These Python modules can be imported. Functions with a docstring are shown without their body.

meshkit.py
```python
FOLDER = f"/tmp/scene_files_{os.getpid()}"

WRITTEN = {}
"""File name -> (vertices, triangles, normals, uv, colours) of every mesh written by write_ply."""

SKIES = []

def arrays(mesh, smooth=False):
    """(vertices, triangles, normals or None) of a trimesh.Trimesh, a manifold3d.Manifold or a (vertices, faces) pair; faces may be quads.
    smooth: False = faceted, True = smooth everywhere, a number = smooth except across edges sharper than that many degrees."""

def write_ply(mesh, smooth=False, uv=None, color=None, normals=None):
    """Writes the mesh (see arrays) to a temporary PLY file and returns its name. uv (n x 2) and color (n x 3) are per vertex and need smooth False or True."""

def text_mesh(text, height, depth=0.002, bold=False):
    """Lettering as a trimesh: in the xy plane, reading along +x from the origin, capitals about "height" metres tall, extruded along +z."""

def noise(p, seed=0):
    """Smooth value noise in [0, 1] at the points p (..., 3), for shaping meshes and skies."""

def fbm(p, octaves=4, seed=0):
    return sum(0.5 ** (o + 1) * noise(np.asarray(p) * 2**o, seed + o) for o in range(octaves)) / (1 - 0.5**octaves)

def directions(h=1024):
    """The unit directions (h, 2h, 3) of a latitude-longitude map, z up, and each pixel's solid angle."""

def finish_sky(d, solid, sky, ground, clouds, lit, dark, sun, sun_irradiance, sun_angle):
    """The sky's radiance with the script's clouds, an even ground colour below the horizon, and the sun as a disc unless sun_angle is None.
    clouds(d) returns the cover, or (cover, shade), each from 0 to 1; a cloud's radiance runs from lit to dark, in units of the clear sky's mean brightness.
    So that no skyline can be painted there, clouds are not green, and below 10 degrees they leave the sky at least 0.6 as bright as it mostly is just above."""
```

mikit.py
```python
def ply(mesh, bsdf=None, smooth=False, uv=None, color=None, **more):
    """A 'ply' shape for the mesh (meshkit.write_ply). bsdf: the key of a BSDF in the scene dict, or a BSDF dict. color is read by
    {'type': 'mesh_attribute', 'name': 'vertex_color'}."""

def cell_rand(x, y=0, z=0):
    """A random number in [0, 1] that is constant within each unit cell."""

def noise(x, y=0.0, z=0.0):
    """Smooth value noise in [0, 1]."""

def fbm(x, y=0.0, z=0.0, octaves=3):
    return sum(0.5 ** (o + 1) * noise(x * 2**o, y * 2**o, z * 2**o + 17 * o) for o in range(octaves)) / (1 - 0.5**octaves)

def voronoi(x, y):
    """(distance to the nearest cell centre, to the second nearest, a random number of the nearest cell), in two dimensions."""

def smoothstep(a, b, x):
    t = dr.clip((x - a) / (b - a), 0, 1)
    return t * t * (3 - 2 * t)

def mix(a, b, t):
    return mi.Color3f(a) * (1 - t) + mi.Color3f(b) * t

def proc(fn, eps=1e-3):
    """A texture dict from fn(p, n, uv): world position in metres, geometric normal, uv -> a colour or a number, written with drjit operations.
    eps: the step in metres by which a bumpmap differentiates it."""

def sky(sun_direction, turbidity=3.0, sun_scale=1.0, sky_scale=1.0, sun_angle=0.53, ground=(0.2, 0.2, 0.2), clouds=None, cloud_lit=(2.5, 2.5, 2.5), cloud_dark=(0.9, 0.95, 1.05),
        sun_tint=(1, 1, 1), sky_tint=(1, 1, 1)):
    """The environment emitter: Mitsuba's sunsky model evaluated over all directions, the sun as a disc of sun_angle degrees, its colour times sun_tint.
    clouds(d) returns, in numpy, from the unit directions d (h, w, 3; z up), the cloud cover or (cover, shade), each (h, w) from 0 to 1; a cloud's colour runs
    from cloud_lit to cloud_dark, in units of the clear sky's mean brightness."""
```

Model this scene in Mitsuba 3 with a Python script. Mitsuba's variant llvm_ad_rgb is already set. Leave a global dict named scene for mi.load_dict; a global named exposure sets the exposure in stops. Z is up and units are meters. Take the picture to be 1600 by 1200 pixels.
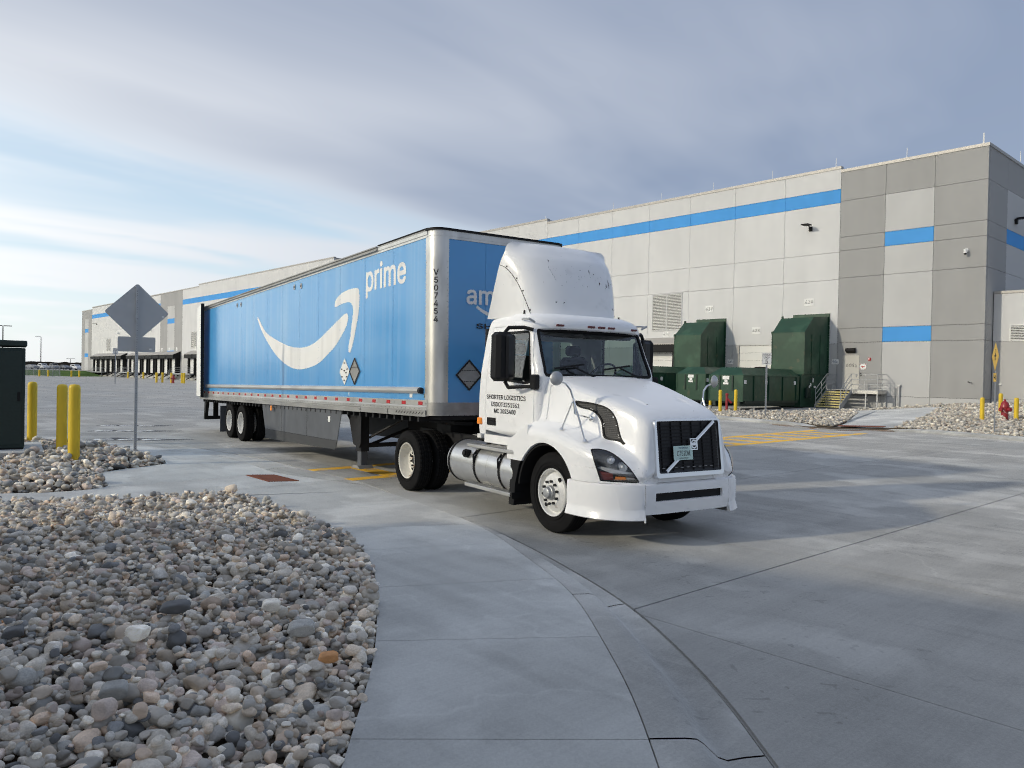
import math, numpy as np, trimesh, mitsuba as mi, drjit as dr, mikit, meshkit, manifold3d as m3
from mikit import proc, noise, fbm, voronoi, cell_rand, smoothstep, mix
from shapely.geometry import Polygon, LineString, Point, box as sbox
from shapely.ops import unary_union
from shapely import affinity
from scipy.interpolate import PchipInterpolator, splprep, splev
T = mi.ScalarTransform4f
scene, labels = {}, {}
# ------------------------------------------------------------------ camera, sky, exposure
CAM_F, CAM_H = 1203.53, 1.9632
pitch, roll = -9.3966e-3, 2.03474e-2
_f = np.array([0, math.cos(pitch), math.sin(pitch)]); _r = np.array([1., 0, 0]); _u = np.cross(_r, _f)
_up = -math.sin(roll) * _r + math.cos(roll) * _u
scene['camera'] = {'type': 'perspective', 'fov': math.degrees(2 * math.atan(800 / CAM_F)), 'fov_axis': 'x', 'near_clip': .05, 'far_clip': 4000.,
                   'to_world': T().look_at(origin=[0, 0, CAM_H], target=[float(_f[0]), float(_f[1]), CAM_H + float(_f[2])], up=_up.tolist())}
exposure = 2.74
SUN_SCALE = .26
SUN_EL = math.radians(20.5)
SUN = np.array([-.916 * math.cos(SUN_EL), -.401 * math.cos(SUN_EL), math.sin(SUN_EL)])


def clouds(d):
    z = np.maximum(d[..., 2], .035)
    x, y = d[..., 0] / z, d[..., 1] / z
    # cloud layer seen in plan: u runs along the bands, w across them
    e = np.array([.581, .814])
    u, w = x * e[0] + y * e[1], x * e[1] - y * e[0]
    far = np.clip(np.hypot(x, y) / 25, 0, 1)
    p = np.stack([u * .30, w * .8, np.zeros_like(u)], -1)
    warp = meshkit.fbm(p * .6 + 3.1, 3, 5) - .5
    n1 = meshkit.fbm(np.stack([u * .22 + warp, w * .8 + warp * 1.2, z * 0], -1), 5, 11)
    n2 = meshkit.fbm(np.stack([u * .42 + 3 * warp, w * 1.25 + warp * 3.2, z * 0 + 4], -1), 5, 23)
    soft = meshkit.fbm(np.stack([x * .35, y * .35, z * 0 + 9], -1), 4, 31)
    s = lambda a, b, t: np.clip((t - a) / (b - a), 0, 1) ** 2 * (3 - 2 * np.clip((t - a) / (b - a), 0, 1))
    edge = w + 3.72 + .9 * (n1 - .5) + .5 * (soft - .5)       # the sheet lies where edge > 0
    sheet = s(-.35, .9, edge)
    wisps = s(.28, .68, n2 * .6 + n1 * .4)
    thin = .32 + .62 * wisps
    cover = sheet * (.93 - .10 * soft) + (1 - sheet) * thin * (1 - .15 * far)
    cover = np.maximum(cover, .62 * (1 - s(.03, .24, d[..., 2])))
    away = s(-.95, .40, -(d @ (SUN / np.linalg.norm(SUN))))            # clouds are brightest round the sun
    shade = sheet * (.60 + .32 * away + .42 * (soft - .5) + .30 * (n2 - .5) + .10 * s(0, 3, edge)) + (1 - sheet) * (.70 * away)
    return np.clip(cover, 0, 1), np.clip(shade, 0, 1)


scene['sky'] = mikit.sky(SUN.tolist(), turbidity=3.0, sun_scale=SUN_SCALE, sun_angle=1.8, ground=(.25, .25, .25), clouds=clouds,
                         cloud_lit=(3.25, 3.2, 3.05), cloud_dark=(.61, .725, 1.0), sun_tint=(.80, .99, 1.40), sky_tint=(1.03, 1.0, .97))

# ------------------------------------------------------------------ helpers
def M4(a=None, t=(0, 0, 0)):
    m = np.eye(4)
    if a is not None: m[:3, :3] = a
    m[:3, 3] = t
    return m


def rotz(deg): c, s = math.cos(math.radians(deg)), math.sin(math.radians(deg)); return np.array([[c, -s, 0], [s, c, 0], [0, 0, 1.]])


_count = {}
def key(name, parent=None):
    k = name if parent is None else parent + '__' + name
    n = _count.get(k, 0); _count[k] = n + 1
    return k if n == 0 else f'{k}_{n:03d}'


def put(name, mesh, bsdf, parent=None, mat=None, smooth=False, uv=None, like=None, **more):
    """one entry of the scene; mesh may be a ready shape dict (shared between copies)"""
    k = key(name, parent)
    d = dict(mesh) if isinstance(mesh, dict) else mikit.ply(mesh, bsdf, smooth=smooth, uv=uv)
    if mat is not None: d['to_world'] = T(mat.tolist())
    scene[k] = {**d, **more}
    return k


def lab(k, label=None, cat=None, group=None, kind=None):
    labels[k] = {n: s for n, s in (('label', label), ('category', cat), ('group', group), ('kind', kind)) if s}
    return k


def thing(name, label, cat, group=None):
    return lab(key(name), label, cat, group)


cat = trimesh.util.concatenate
def tm(m):
    if isinstance(m, m3.Manifold):
        q = m.to_mesh(); return trimesh.Trimesh(q.vert_properties[:, :3], q.tri_verts, process=False)
    return m
def mf(m):
    if isinstance(m, m3.Manifold): return m
    m = m.copy(); m.merge_vertices()
    if m.volume < 0: m.invert()
    return m3.Manifold(m3.Mesh(np.asarray(m.vertices, np.float32), np.asarray(m.faces, np.uint32)))


def box(x0, x1, y0, y1, z0, z1, b=0.0):
    if b <= 0:
        m = trimesh.creation.box((x1 - x0, y1 - y0, z1 - z0)); m.apply_translation(((x0 + x1) / 2, (y0 + y1) / 2, (z0 + z1) / 2)); return m
    p = []
    for sx in (0, 1):
        for sy in (0, 1):
            for sz in (0, 1):
                c = np.array([(x0, x1)[sx], (y0, y1)[sy], (z0, z1)[sz]]); i = np.array([1 - 2 * sx, 1 - 2 * sy, 1 - 2 * sz]) * b
                p += [c + i * (0, 1, 1), c + i * (1, 0, 1), c + i * (1, 1, 0)]
    return trimesh.convex.convex_hull(np.array(p))


def cyl(p0, p1, r, n=16, r1=None):
    p0, p1 = np.array(p0, float), np.array(p1, float); d = p1 - p0; L = np.linalg.norm(d)
    if r1 is None: m = trimesh.creation.cylinder(r, L, sections=n); m.apply_translation((0, 0, L / 2))
    else: m = lathe([(0, 0), (r, 0), (r1, L), (0, L)], n)
    m.apply_transform(trimesh.geometry.align_vectors([0, 0, 1], d / L)); m.apply_translation(p0); return m


def lathe(prof, n=32): return trimesh.creation.revolve(np.array(prof, float), sections=n)


def tube(pts, r, n=8):
    p = np.array(pts, float); out = []
    for a, b in zip(p[:-1], p[1:]): out.append(cyl(a, b, r, n))
    for a in p[1:-1]: s = trimesh.creation.icosphere(1, r); s.apply_translation(a); out.append(s)
    return cat(out)


def spline(pts, n=24, closed=False, k=3):
    p = np.array(pts, float).T; tck, _ = splprep(p, s=0, per=closed, k=k); return np.array(splev(np.linspace(0, 1, n), tck)).T


def prism(poly, h, axis='z', at=0.0):
    """extrude a polygon: axis z -> (x,y), axis y -> polygon is (x,z), axis x -> polygon is (y,z)"""
    g = poly if isinstance(poly, Polygon) else Polygon(poly)
    m = trimesh.creation.extrude_polygon(g.buffer(0), h, engine='earcut'); v = m.vertices.copy()
    if axis == 'y': m.vertices = np.stack([v[:, 0], v[:, 2] + at, v[:, 1]], 1); m.invert()
    elif axis == 'x': m.vertices = np.stack([v[:, 2] + at, v[:, 0], v[:, 1]], 1)
    else: m.vertices = v + (0, 0, at)
    return m


def loft(rings, caps=True):
    R = np.array(rings, float); a, b = R.shape[:2]; i, j = np.meshgrid(np.arange(a - 1), np.arange(b), indexing='ij'); jn = (j + 1) % b
    f = np.stack([i * b + j, (i + 1) * b + j, (i + 1) * b + jn, i * b + jn], -1).reshape(-1, 4)
    f = np.vstack([f[:, [0, 1, 2]], f[:, [0, 2, 3]]]); v = R.reshape(-1, 3)
    if caps:
        c0, c1 = len(v), len(v) + 1; v = np.vstack([v, R[0].mean(0), R[-1].mean(0)]); k = np.arange(b); kn = (k + 1) % b
        f = np.vstack([f, np.stack([k * 0 + c0, k, kn], 1), np.stack([k * 0 + c1, (a - 1) * b + kn, (a - 1) * b + k], 1)])
    m = trimesh.Trimesh(v, f, process=False)
    if m.volume < 0: m.invert()
    return m


def rrect(x0, x1, y0, y1, r, n=5):
    return np.array(sbox(x0 + r, y0 + r, x1 - r, y1 - r).buffer(r, quad_segs=n).exterior.coords)[:-1]


def rot_text(text, height, depth=.003, bold=False): return meshkit.text_mesh(text, height, depth, bold)
def place_text(m, o, ux, uy, w=None, h=None, center=True):
    """put lettering (xy plane) on a plane: ux reading direction, uy up; scaled to width w and height h"""
    m = m.copy(); b = m.bounds; s = np.ones(3)
    if w: s[0] = w / (b[1, 0] - b[0, 0]); s[1] = s[0]
    if h: s[1] = h / (b[1, 1] - b[0, 1])
    if h and not w: s[0] = s[1]
    c = (b[0] + b[1]) / 2 if center else b[0]; v = (m.vertices - (c[0], c[1], 0)) * s
    ux, uy = np.array(ux, float), np.array(uy, float); m.vertices = np.array(o, float) + v[:, :1] * ux + v[:, 1:2] * uy + v[:, 2:] * np.cross(ux, uy)
    return m


# ------------------------------------------------------------------ materials
def rgb(*c): return {'type': 'rgb', 'value': list(c)}
def pm(name, c, rough=.6, metal=0., spec=.5, coat=0., **k):
    scene[name] = {'type': 'twosided', 'bsdf': {'type': 'principled', 'base_color': rgb(*c) if isinstance(c, tuple) else c, 'roughness': rough, 'metallic': metal, 'specular': spec, **({'clearcoat': coat, 'clearcoat_gloss': .93} if coat else {}), **k}}
    return name


def pconcrete(base, warm, seed, joints=False, k=1.0):
    b, w = [float(q) for q in base], [float(q) for q in warm]
    def fn(p, n, uv):
        a, c = p.x * .674 - p.y * .739, p.x * .739 + p.y * .674
        big = fbm(p.x * .16 + seed, p.y * .16, 0, 3); mid = fbm(p.x * .9 + seed, p.y * .9, 3, 4)
        wx, wy = 1.3 * mid, 1.1 * big
        streak = fbm(a * 3.2 + seed + wx, c * .30, 7, 4); streak2 = fbm(a * .42 + 9, c * 3.4 + seed + wx, 5, 4)
        broom = noise(a * 70 + 2.5 * mid, c * 2.2, 2); grain = noise(p.x * 210, p.y * 210, 1); grit = noise(p.x * 75, p.y * 75, 6)
        col = mix(mi.Color3f(*b), mi.Color3f(*w), smoothstep(.3, .7, big))
        v = 1 + k * (.26 * (mid - .5) + .26 * (streak - .5) + .24 * (streak2 - .5) + .09 * (broom - .5) + .20 * (grain - .5) + .15 * (grit - .5))
        film = smoothstep(.49, .63, fbm(a * .62 + 5 + seed + wy, c * .95 + wx, 11, 6)); v = v + k * .28 * film * (.5 + mid)      # pale cement film in torn patches
        lace = dr.abs(fbm(p.x * .8 + 3 * big + seed, p.y * .8, 21, 5) - .5); v = v + k * .14 * smoothstep(.018, .0, lace) * smoothstep(.45, .6, big)   # dried water lines
        v = v - k * .15 * smoothstep(.58, .72, fbm(p.x * .75 + 31, p.y * .75 + seed, 13, 6))                                     # damp stains
        v = v - k * .10 * smoothstep(.52, .66, fbm(a * .5 + 3, c * 6 + seed, 17, 4)) * smoothstep(.4, .6, big)                      # tyre marks
        v = v - k * .22 * smoothstep(.84, .92, noise(p.x * 16 + seed, p.y * 16, 9)) * smoothstep(.55, .8, noise(p.x * 1.1, p.y * 1.1, 4))   # spots
        if joints:
            ja, jb = dr.abs((a + 4.12) / 4.2 - dr.round((a + 4.12) / 4.2)) * 4.2, dr.abs((c - 8.22) / 3.08 - dr.round((c - 8.22) / 3.08)) * 3.08
            v = v * dr.select((ja < .02) | (jb < .012), .45, 1.0)
        return col * v
    return proc(fn)


pm('m_pavement', pconcrete((.322, .320, .302), (.355, .345, .318), 3., k=.85), .75, spec=.35)
pm('m_pavement_far', pconcrete((.318, .318, .304), (.352, .343, .320), 3., True, .55), .75, spec=.35)
pm('m_sidewalk', pconcrete((.445, .45, .43), (.465, .465, .44), 40., k=.6), .8, spec=.3)
pm('m_sidewalk_new', pconcrete((.43, .43, .41), (.455, .45, .425), 55., k=.7), .8, spec=.3)
pm('m_kerb', pconcrete((.37, .37, .352), (.395, .39, .365), 77., k=.8), .8, spec=.3)
pm('m_soil', proc(lambda p, n, uv: mix(mi.Color3f(.055, .045, .035), mi.Color3f(.15, .12, .09), fbm(p.x * 30, p.y * 30, 0, 3))), .95, spec=.1)


def pwall(c, seed):
    def fn(p, n, uv):
        h = p.x * .674 - p.y * .739
        v = 1 + .10 * (fbm(h * .5 + seed, p.z * .35, 1, 4) - .5) + .08 * (fbm(h * 1.6, p.z * .2 + seed, 2, 2) - .5)
        return mi.Color3f(*c) * v
    return proc(fn)


pm('m_wall_white', pwall((.655, .655, .645), 1.), .85, spec=.25)
pm('m_wall_light', pwall((.53, .53, .52), 12.), .85, spec=.25)
pm('m_wall_grey', pwall((.365, .363, .354), 23.), .85, spec=.25)
pm('m_wall_dado', pwall((.49, .485, .47), 33.), .85, spec=.25)
pm('m_wall_blue', pwall((.075, .33, .74), 45.), .7, spec=.3)
pm('m_joint', (.16, .155, .145), .9)
pm('m_cap', (.42, .40, .37), .5, .3)
pm('m_white', (.78, .78, .76), .45)
pm('m_sheet_white', (.74, .74, .71), .4)
pm('m_black', (.010, .010, .011), .55, spec=.2)
pm('m_black_gloss', (.01, .01, .011), .18)
pm('m_ink', (.02, .02, .022), .6)
pm('m_ink_blue', (.05, .09, .16), .6)
pm('m_rubber', proc(lambda p, n, uv: mi.Color3f(.010, .010, .0105) * (.8 + .6 * fbm(p.x * 9, p.y * 9, p.z * 9, 3))), .8, spec=.12)
pm('m_dark_metal', (.024, .024, .026), .55, .1, spec=.25)
pm('m_galv', proc(lambda p, n, uv: mi.Color3f(.42, .43, .44) * (.85 + .3 * fbm(p.x * 14, p.y * 14, p.z * 14, 3))), .45, .6)
pm('m_sign_back', proc(lambda p, n, uv: mi.Color3f(.44, .445, .45) * (.92 + .16 * fbm(p.x * 5, p.z * 5, p.y * 3, 4))), .48, .25)
pm('m_alu', proc(lambda p, n, uv: mi.Color3f(.62, .61, .58) * (.74 + .5 * fbm(p.x * 6 + p.y * 6, p.z * 2.2, 1, 4))), .38, .75)
pm('m_alu_dark', proc(lambda p, n, uv: mi.Color3f(.36, .355, .34) * (.70 + .6 * fbm(p.x * 5 + p.y * 5, p.z * 9, 3, 4))), .5, .6)
pm('m_tank', proc(lambda p, n, uv: mi.Color3f(.72, .72, .71) * (.82 + .36 * fbm(p.x * 7, p.y * 7, p.z * 7, 4))), .30, .85)
pm('m_chrome', (.82, .82, .82), .10, 1.)
pm('m_truck_white', proc(lambda p, n, uv: mi.Color3f(.80, .80, .795) * (.965 + .06 * fbm(p.x * 3, p.y * 3, p.z * 3, 4)) * (1 - .10 * smoothstep(.66, .74, fbm(p.x * 2.3, p.y * 2.3, p.z * 2.3 + 5, 6)) - .35 * smoothstep(.90, .95, noise(p.x * 46, p.y * 46, p.z * 46)) * smoothstep(.5, .7, noise(p.x * 3, p.y * 3, p.z * 3)))), .26, spec=.5, coat=.9)
pm('m_rim_cream', proc(lambda p, n, uv: mix(mi.Color3f(.68, .655, .58), mi.Color3f(.30, .15, .06), .75 * smoothstep(.60, .72, fbm(p.x * 9, p.y * 9, p.z * 9, 4)))), .45)
pm('m_rim_white', proc(lambda p, n, uv: mix(mi.Color3f(.70, .70, .68), mi.Color3f(.30, .24, .18), .45 * smoothstep(.60, .75, fbm(p.x * 12, p.y * 12, p.z * 12, 4)))), .42)


def fblue(p, n, uv):
    h = p.x * .56 - p.y * .83
    drip = fbm(h * 2.2, p.z * .10, 3, 4); fine = fbm(h * 17, p.z * .35, 8, 2); dust = fbm(h * 1.1, p.z * 1.3, 17, 4)
    t = .22 * smoothstep(.42, .75, drip) + .14 * smoothstep(.5, .8, fine) + .10 * smoothstep(.45, .8, dust)
    return mix(mi.Color3f(.066, .29, .60), mi.Color3f(.27, .45, .62), t)


pm('m_trailer_blue', proc(fblue), .22, spec=.6, coat=.7)
def fcream(p, n, uv):
    h = p.x * .56 - p.y * .83
    return mi.Color3f(.74, .735, .71) * (1 - .14 * smoothstep(.5, .8, fbm(h * 3.2, p.z * .25, 4, 4)))
pm('m_print_white', proc(fcream), .35, spec=.5, coat=.4)
pm('m_red', (.42, .015, .02), .35)
pm('m_red_dark', (.11, .018, .016), .3)
pm('m_amber', (.85, .26, .03), .25, coat=.5)
pm('m_skirt', proc(lambda p, n, uv: mi.Color3f(.085, .092, .104) * (.75 + .5 * fbm(p.x * 4, p.y * 4, p.z * 2.5, 4))), .6)
pm('m_skirt_low', (.05, .052, .055), .75)
pm('m_green', proc(lambda p, n, uv: mi.Color3f(.010, .050, .026) * (.78 + .5 * fbm(p.x * .9, p.y * .9, p.z * 1.1, 4)) + mi.Color3f(.012, .024, .014) * smoothstep(.50, .72, fbm(p.x * 1.3 + 7, p.y * 1.3, p.z * .9, 5)) + mi.Color3f(.03, .013, .006) * smoothstep(.70, .76, fbm(p.x * 3 + 2, p.y * 3, p.z * 2, 5))), .4, spec=.4, coat=.2)
pm('m_green_dark', (.006, .022, .016), .5)
pm('m_cabinet', proc(lambda p, n, uv: mi.Color3f(.012, .026, .022) * (.8 + .4 * fbm(p.x * 30, p.y * 30, p.z * 30, 3))), .55)
pm('m_yellow', proc(lambda p, n, uv: mi.Color3f(.78, .54, .035) * (.86 + .25 * fbm(p.x * 6, p.y * 6, p.z * 3, 4))), .42, spec=.4)
pm('m_paint_yellow', proc(lambda p, n, uv: mix(mi.Color3f(.80, .45, .05), mi.Color3f(.42, .37, .29), .7 * smoothstep(.58, .72, fbm(p.x * 5, p.y * 5, 3, 5)))), .7)
pm('m_paint_black', proc(lambda p, n, uv: mix(mi.Color3f(.06, .06, .065), mi.Color3f(.28, .28, .27), .6 * smoothstep(.55, .7, fbm(p.x * 4, p.y * 4, 3, 4)))), .7)
pm('m_sign_yellow', (.55, .36, .08), .4)
pm('m_hydrant', (.30, .018, .025), .38, coat=.5)
pm('m_tactile', (.20, .065, .035), .7)
pm('m_rust_stain', proc(lambda p, n, uv: mix(mi.Color3f(.30, .29, .27), mi.Color3f(.20, .11, .06), .9 * smoothstep(.38, .58, fbm(p.x * 1.6, p.y * 1.6, 5, 4)))), .8)
pm('m_tread_yellow', (.70, .60, .24), .6)
pm('m_door_beige', (.52, .505, .46), .55)
pm('m_plate', (.50, .66, .60), .4)
pm('m_cabin', (.028, .029, .031), .85)
pm('m_seat', (.05, .048, .046), .9)
pm('m_headlamp_in', (.055, .055, .053), .4, .3)
pm('m_grass', proc(lambda p, n, uv: mix(mi.Color3f(.035, .075, .02), mi.Color3f(.085, .13, .035), fbm(p.x * 1.2, p.y * 1.2, 0, 4))), .95, spec=.1)
pm('m_terrain', proc(lambda p, n, uv: mix(mi.Color3f(.10, .09, .055), mi.Color3f(.07, .095, .035), fbm(p.x * .02, p.y * .02, 0, 4))), .95, spec=.1)
pm('m_brush', proc(lambda p, n, uv: mix(mi.Color3f(.045, .035, .03), mi.Color3f(.09, .075, .055), fbm(p.x * .4, p.y * .4, p.z, 3))), .95, spec=.1)
pm('m_car_white', (.7, .71, .72), .3, coat=.8)
pm('m_car_grey', (.16, .17, .19), .3, coat=.8)
pm('m_leaf', (.05, .075, .03), .9, spec=.1)
scene['m_glass'] = {'type': 'thindielectric', 'int_ior': 1.5}
scene['m_glass_tint'] = {'type': 'thindielectric', 'int_ior': 1.5, 'specular_transmittance': rgb(.48, .56, .53)}
pm('m_mesh_black', proc(lambda p, n, uv: mi.Color3f(.012, .012, .012) + mi.Color3f(.05, .05, .05) * dr.select((dr.abs(p.z * 45 - dr.floor(p.z * 45) - .5) < .2), 1., 0.)), .6)


def fstone(p, n, uv):
    a, b = uv.x, uv.y
    col = mi.Color3f(.30, .285, .255)
    for lo, c in ((.22, (.34, .325, .295)), (.36, (.20, .205, .20)), (.47, (.265, .26, .245)), (.59, (.36, .315, .26)), (.70, (.30, .26, .235)), (.775, (.11, .115, .12)), (.85, (.46, .445, .40)), (.93, (.37, .30, .24)), (.9988, (.33, .17, .075))):
        col = dr.select(a > lo, mi.Color3f(*c), col)
    o = b * 50
    sp = noise(p.x * 150 + o, p.y * 150, p.z * 150); ve = fbm(p.x * 22 + o, p.y * 22, p.z * 22 + o, 4)
    v = 1.98 * (.58 + .72 * b) * (1 + .34 * (sp - .5) * smoothstep(.2, .7, b) + .55 * (ve - .5))
    v = v + .35 * smoothstep(.64, .70, fbm(p.x * 9 + o, p.y * 30, p.z * 9, 3)) * smoothstep(.6, .75, b)
    return col * v * mi.Color3f(1.04, 1.0, .945)


pm('m_stone', proc(fstone), .72, spec=.35)

# ------------------------------------------------------------------ ground
FX, FN = np.array([.67366, -.73904]), np.array([.73904, .67366])       # along and into the long wall of the warehouse
B0 = np.array([29.767, 48.664])                                        # its near corner
def ss(a, b, t): t = np.clip((t - a) / (b - a), 0, 1); return t * t * (3 - 2 * t)
def hs(y): return .10 * (1 - ss(8.3, 11.8, np.asarray(y, float)))       # the walk drops to road level at the crossing
def dense(pts, step=.12):
    c = spline(pts, 600); L = np.r_[0, np.cumsum(np.linalg.norm(np.diff(c, axis=0), axis=1))]; n = max(8, int(L[-1] / step)); t = np.linspace(0, L[-1], n)
    return np.stack([np.interp(t, L, c[:, 0]), np.interp(t, L, c[:, 1])], 1)


def bp(a, d): return B0 + FX * a - FN * d                               # warehouse coordinates to world
def sheet(poly, z, zf=None, thick=.05, seg=.35):
    out = []
    for g in getattr(poly, 'geoms', [poly]):
        if g.is_empty or g.area < 1e-4: continue
        m = trimesh.creation.extrude_polygon(g.segmentize(seg) if seg else g, thick, engine='earcut'); m.apply_translation((0, 0, z - thick))
        if zf is not None: m.vertices[:, 2] += zf(m.vertices[:, 0], m.vertices[:, 1])
        out.append(m)
    return cat(out)


O = dense([(.70, 1.6), (.72, 2.6), (.74, 3.68), (.74, 4.54), (.68, 5.47), (.52, 6.79), (.22, 7.85), (-.40, 9.80), (-1.58, 12.13), (-3.2, 14.0), (-4.55, 15.0), (-5.5, 16.3), (-6.6, 17.5), (-8.2, 18.9), (-10.0, 20.1), (-13, 21.2), (-18, 22.3)])
G = dense([(1.47, 1.6), (1.45, 2.6), (1.39, 3.9), (1.36, 4.67), (1.25, 5.63), (1.06, 6.61), (.60, 7.98), (-.20, 9.79), (-.77, 10.72), (-1.85, 12.5), (-3.0, 14.35), (-4.1, 15.55), (-5.1, 16.8), (-6.3, 18.0), (-8.0, 19.5), (-9.9, 20.7), (-12.9, 21.8), (-18, 22.9)])
inner = dense([(-.72, 1.6), (-.75, 2.6), (-.77, 3.62), (-.80, 4.09), (-.86, 4.90), (-1.04, 6.12), (-1.35, 7.57), (-1.89, 8.90), (-2.79, 10.27), (-3.70, 11.45), (-4.2, 12.15)])
bed_near = Polygon([*inner, (-4.88, 11.82), (-5.66, 11.41), (-6.39, 11.03), (-7.10, 10.72), (-13.0, 8.0), (-13.0, 1.6)])
bed_mid = Polygon([*dense([(-16, 8.3), (-12, 10.0), (-7.87, 11.88), (-7.07, 12.20), (-6.72, 12.68), (-7.0, 13.3), (-7.62, 14.0), (-7.68, 14.6), (-7.35, 15.6), (-7.2, 16.1)]), (-7.5, 16.7), (-8.83, 18.07), (-10.64, 19.5), (-12.5, 20.3), (-16, 21.1)])
cu, cw = np.array([-.84, -.543]), np.array([-.543, .84])
c0 = np.array([-10.58, 16.74])
pad = Polygon([c0 - .35 * cu - .75 * cw, c0 + 2.7 * cu - .75 * cw, c0 + 2.7 * cu + 1.9 * cw, c0 - .35 * cu + 1.9 * cw])
rng = np.random.default_rng(7)
ORD = ['leftmost', 'second', 'third', 'fourth', 'fifth', 'sixth', 'seventh']

BIG = 1500.
lab(put('terrain', sheet(Point(0, 0).buffer(BIG, 48), -.16, thick=.02, seg=0), 'm_terrain'), kind='structure')
kerb_right = [bp(-14, 17.2), bp(-9.5, 18.6), bp(-6.03, 20.02), bp(-3.6, 21.0), bp(-1.41, 21.81), bp(-.2, 22.6), bp(.97, 22.9), bp(2.26, 21.2), bp(3.84, 20.95), bp(7.86, 22.39), bp(12, 24.2), bp(26, 31)]
berm = Polygon([*kerb_right, bp(30, -40), bp(0, -40), bp(-3, -5), bp(-14, -1)])
road_left = Polygon([*G, (-60, 34), (-330, 200), (-330, 330), (200, 330), (200, -40), (1.47, -40)])
yard = road_left.difference(berm).buffer(0)
slab_area = Polygon([FX * (-4.12 - 4.2 * 8) + FN * (8.22 - 3.08 * 5), FX * (-4.12 + 4.2 * 6) + FN * (8.22 - 3.08 * 5), FX * (-4.12 + 4.2 * 6) + FN * (8.22 + 3.08 * 9), FX * (-4.12 - 4.2 * 8) + FN * (8.22 + 3.08 * 9)])
lab(put('pavement', cat([sheet(yard.difference(slab_area), 0, thick=.06, seg=0), sheet(yard.intersection(slab_area), -.018, thick=.03, seg=0)]), 'm_pavement_far'), kind='structure')
for i in range(-8, 6):
    for j in range(-5, 9):
        a0, b0 = -4.12 + 4.2 * i, 8.22 + 3.08 * j
        q = Polygon([FX * a + FN * b for a, b in ((a0 + .010, b0 + .0045), (a0 + 4.19, b0 + .0045), (a0 + 4.19, b0 + 3.0755), (a0 + .010, b0 + 3.0755))]).intersection(yard.buffer(-.012))
        for g in getattr(q, 'geoms', [q]):
            if g.is_empty or g.area < .02: continue
            c = g.centroid
            if c.y < 2.5 or abs(c.x) > .85 * c.y + 4: continue
            put('slab', sheet(g, 0, thick=.03, seg=0), 'm_pavement', 'pavement')
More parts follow.
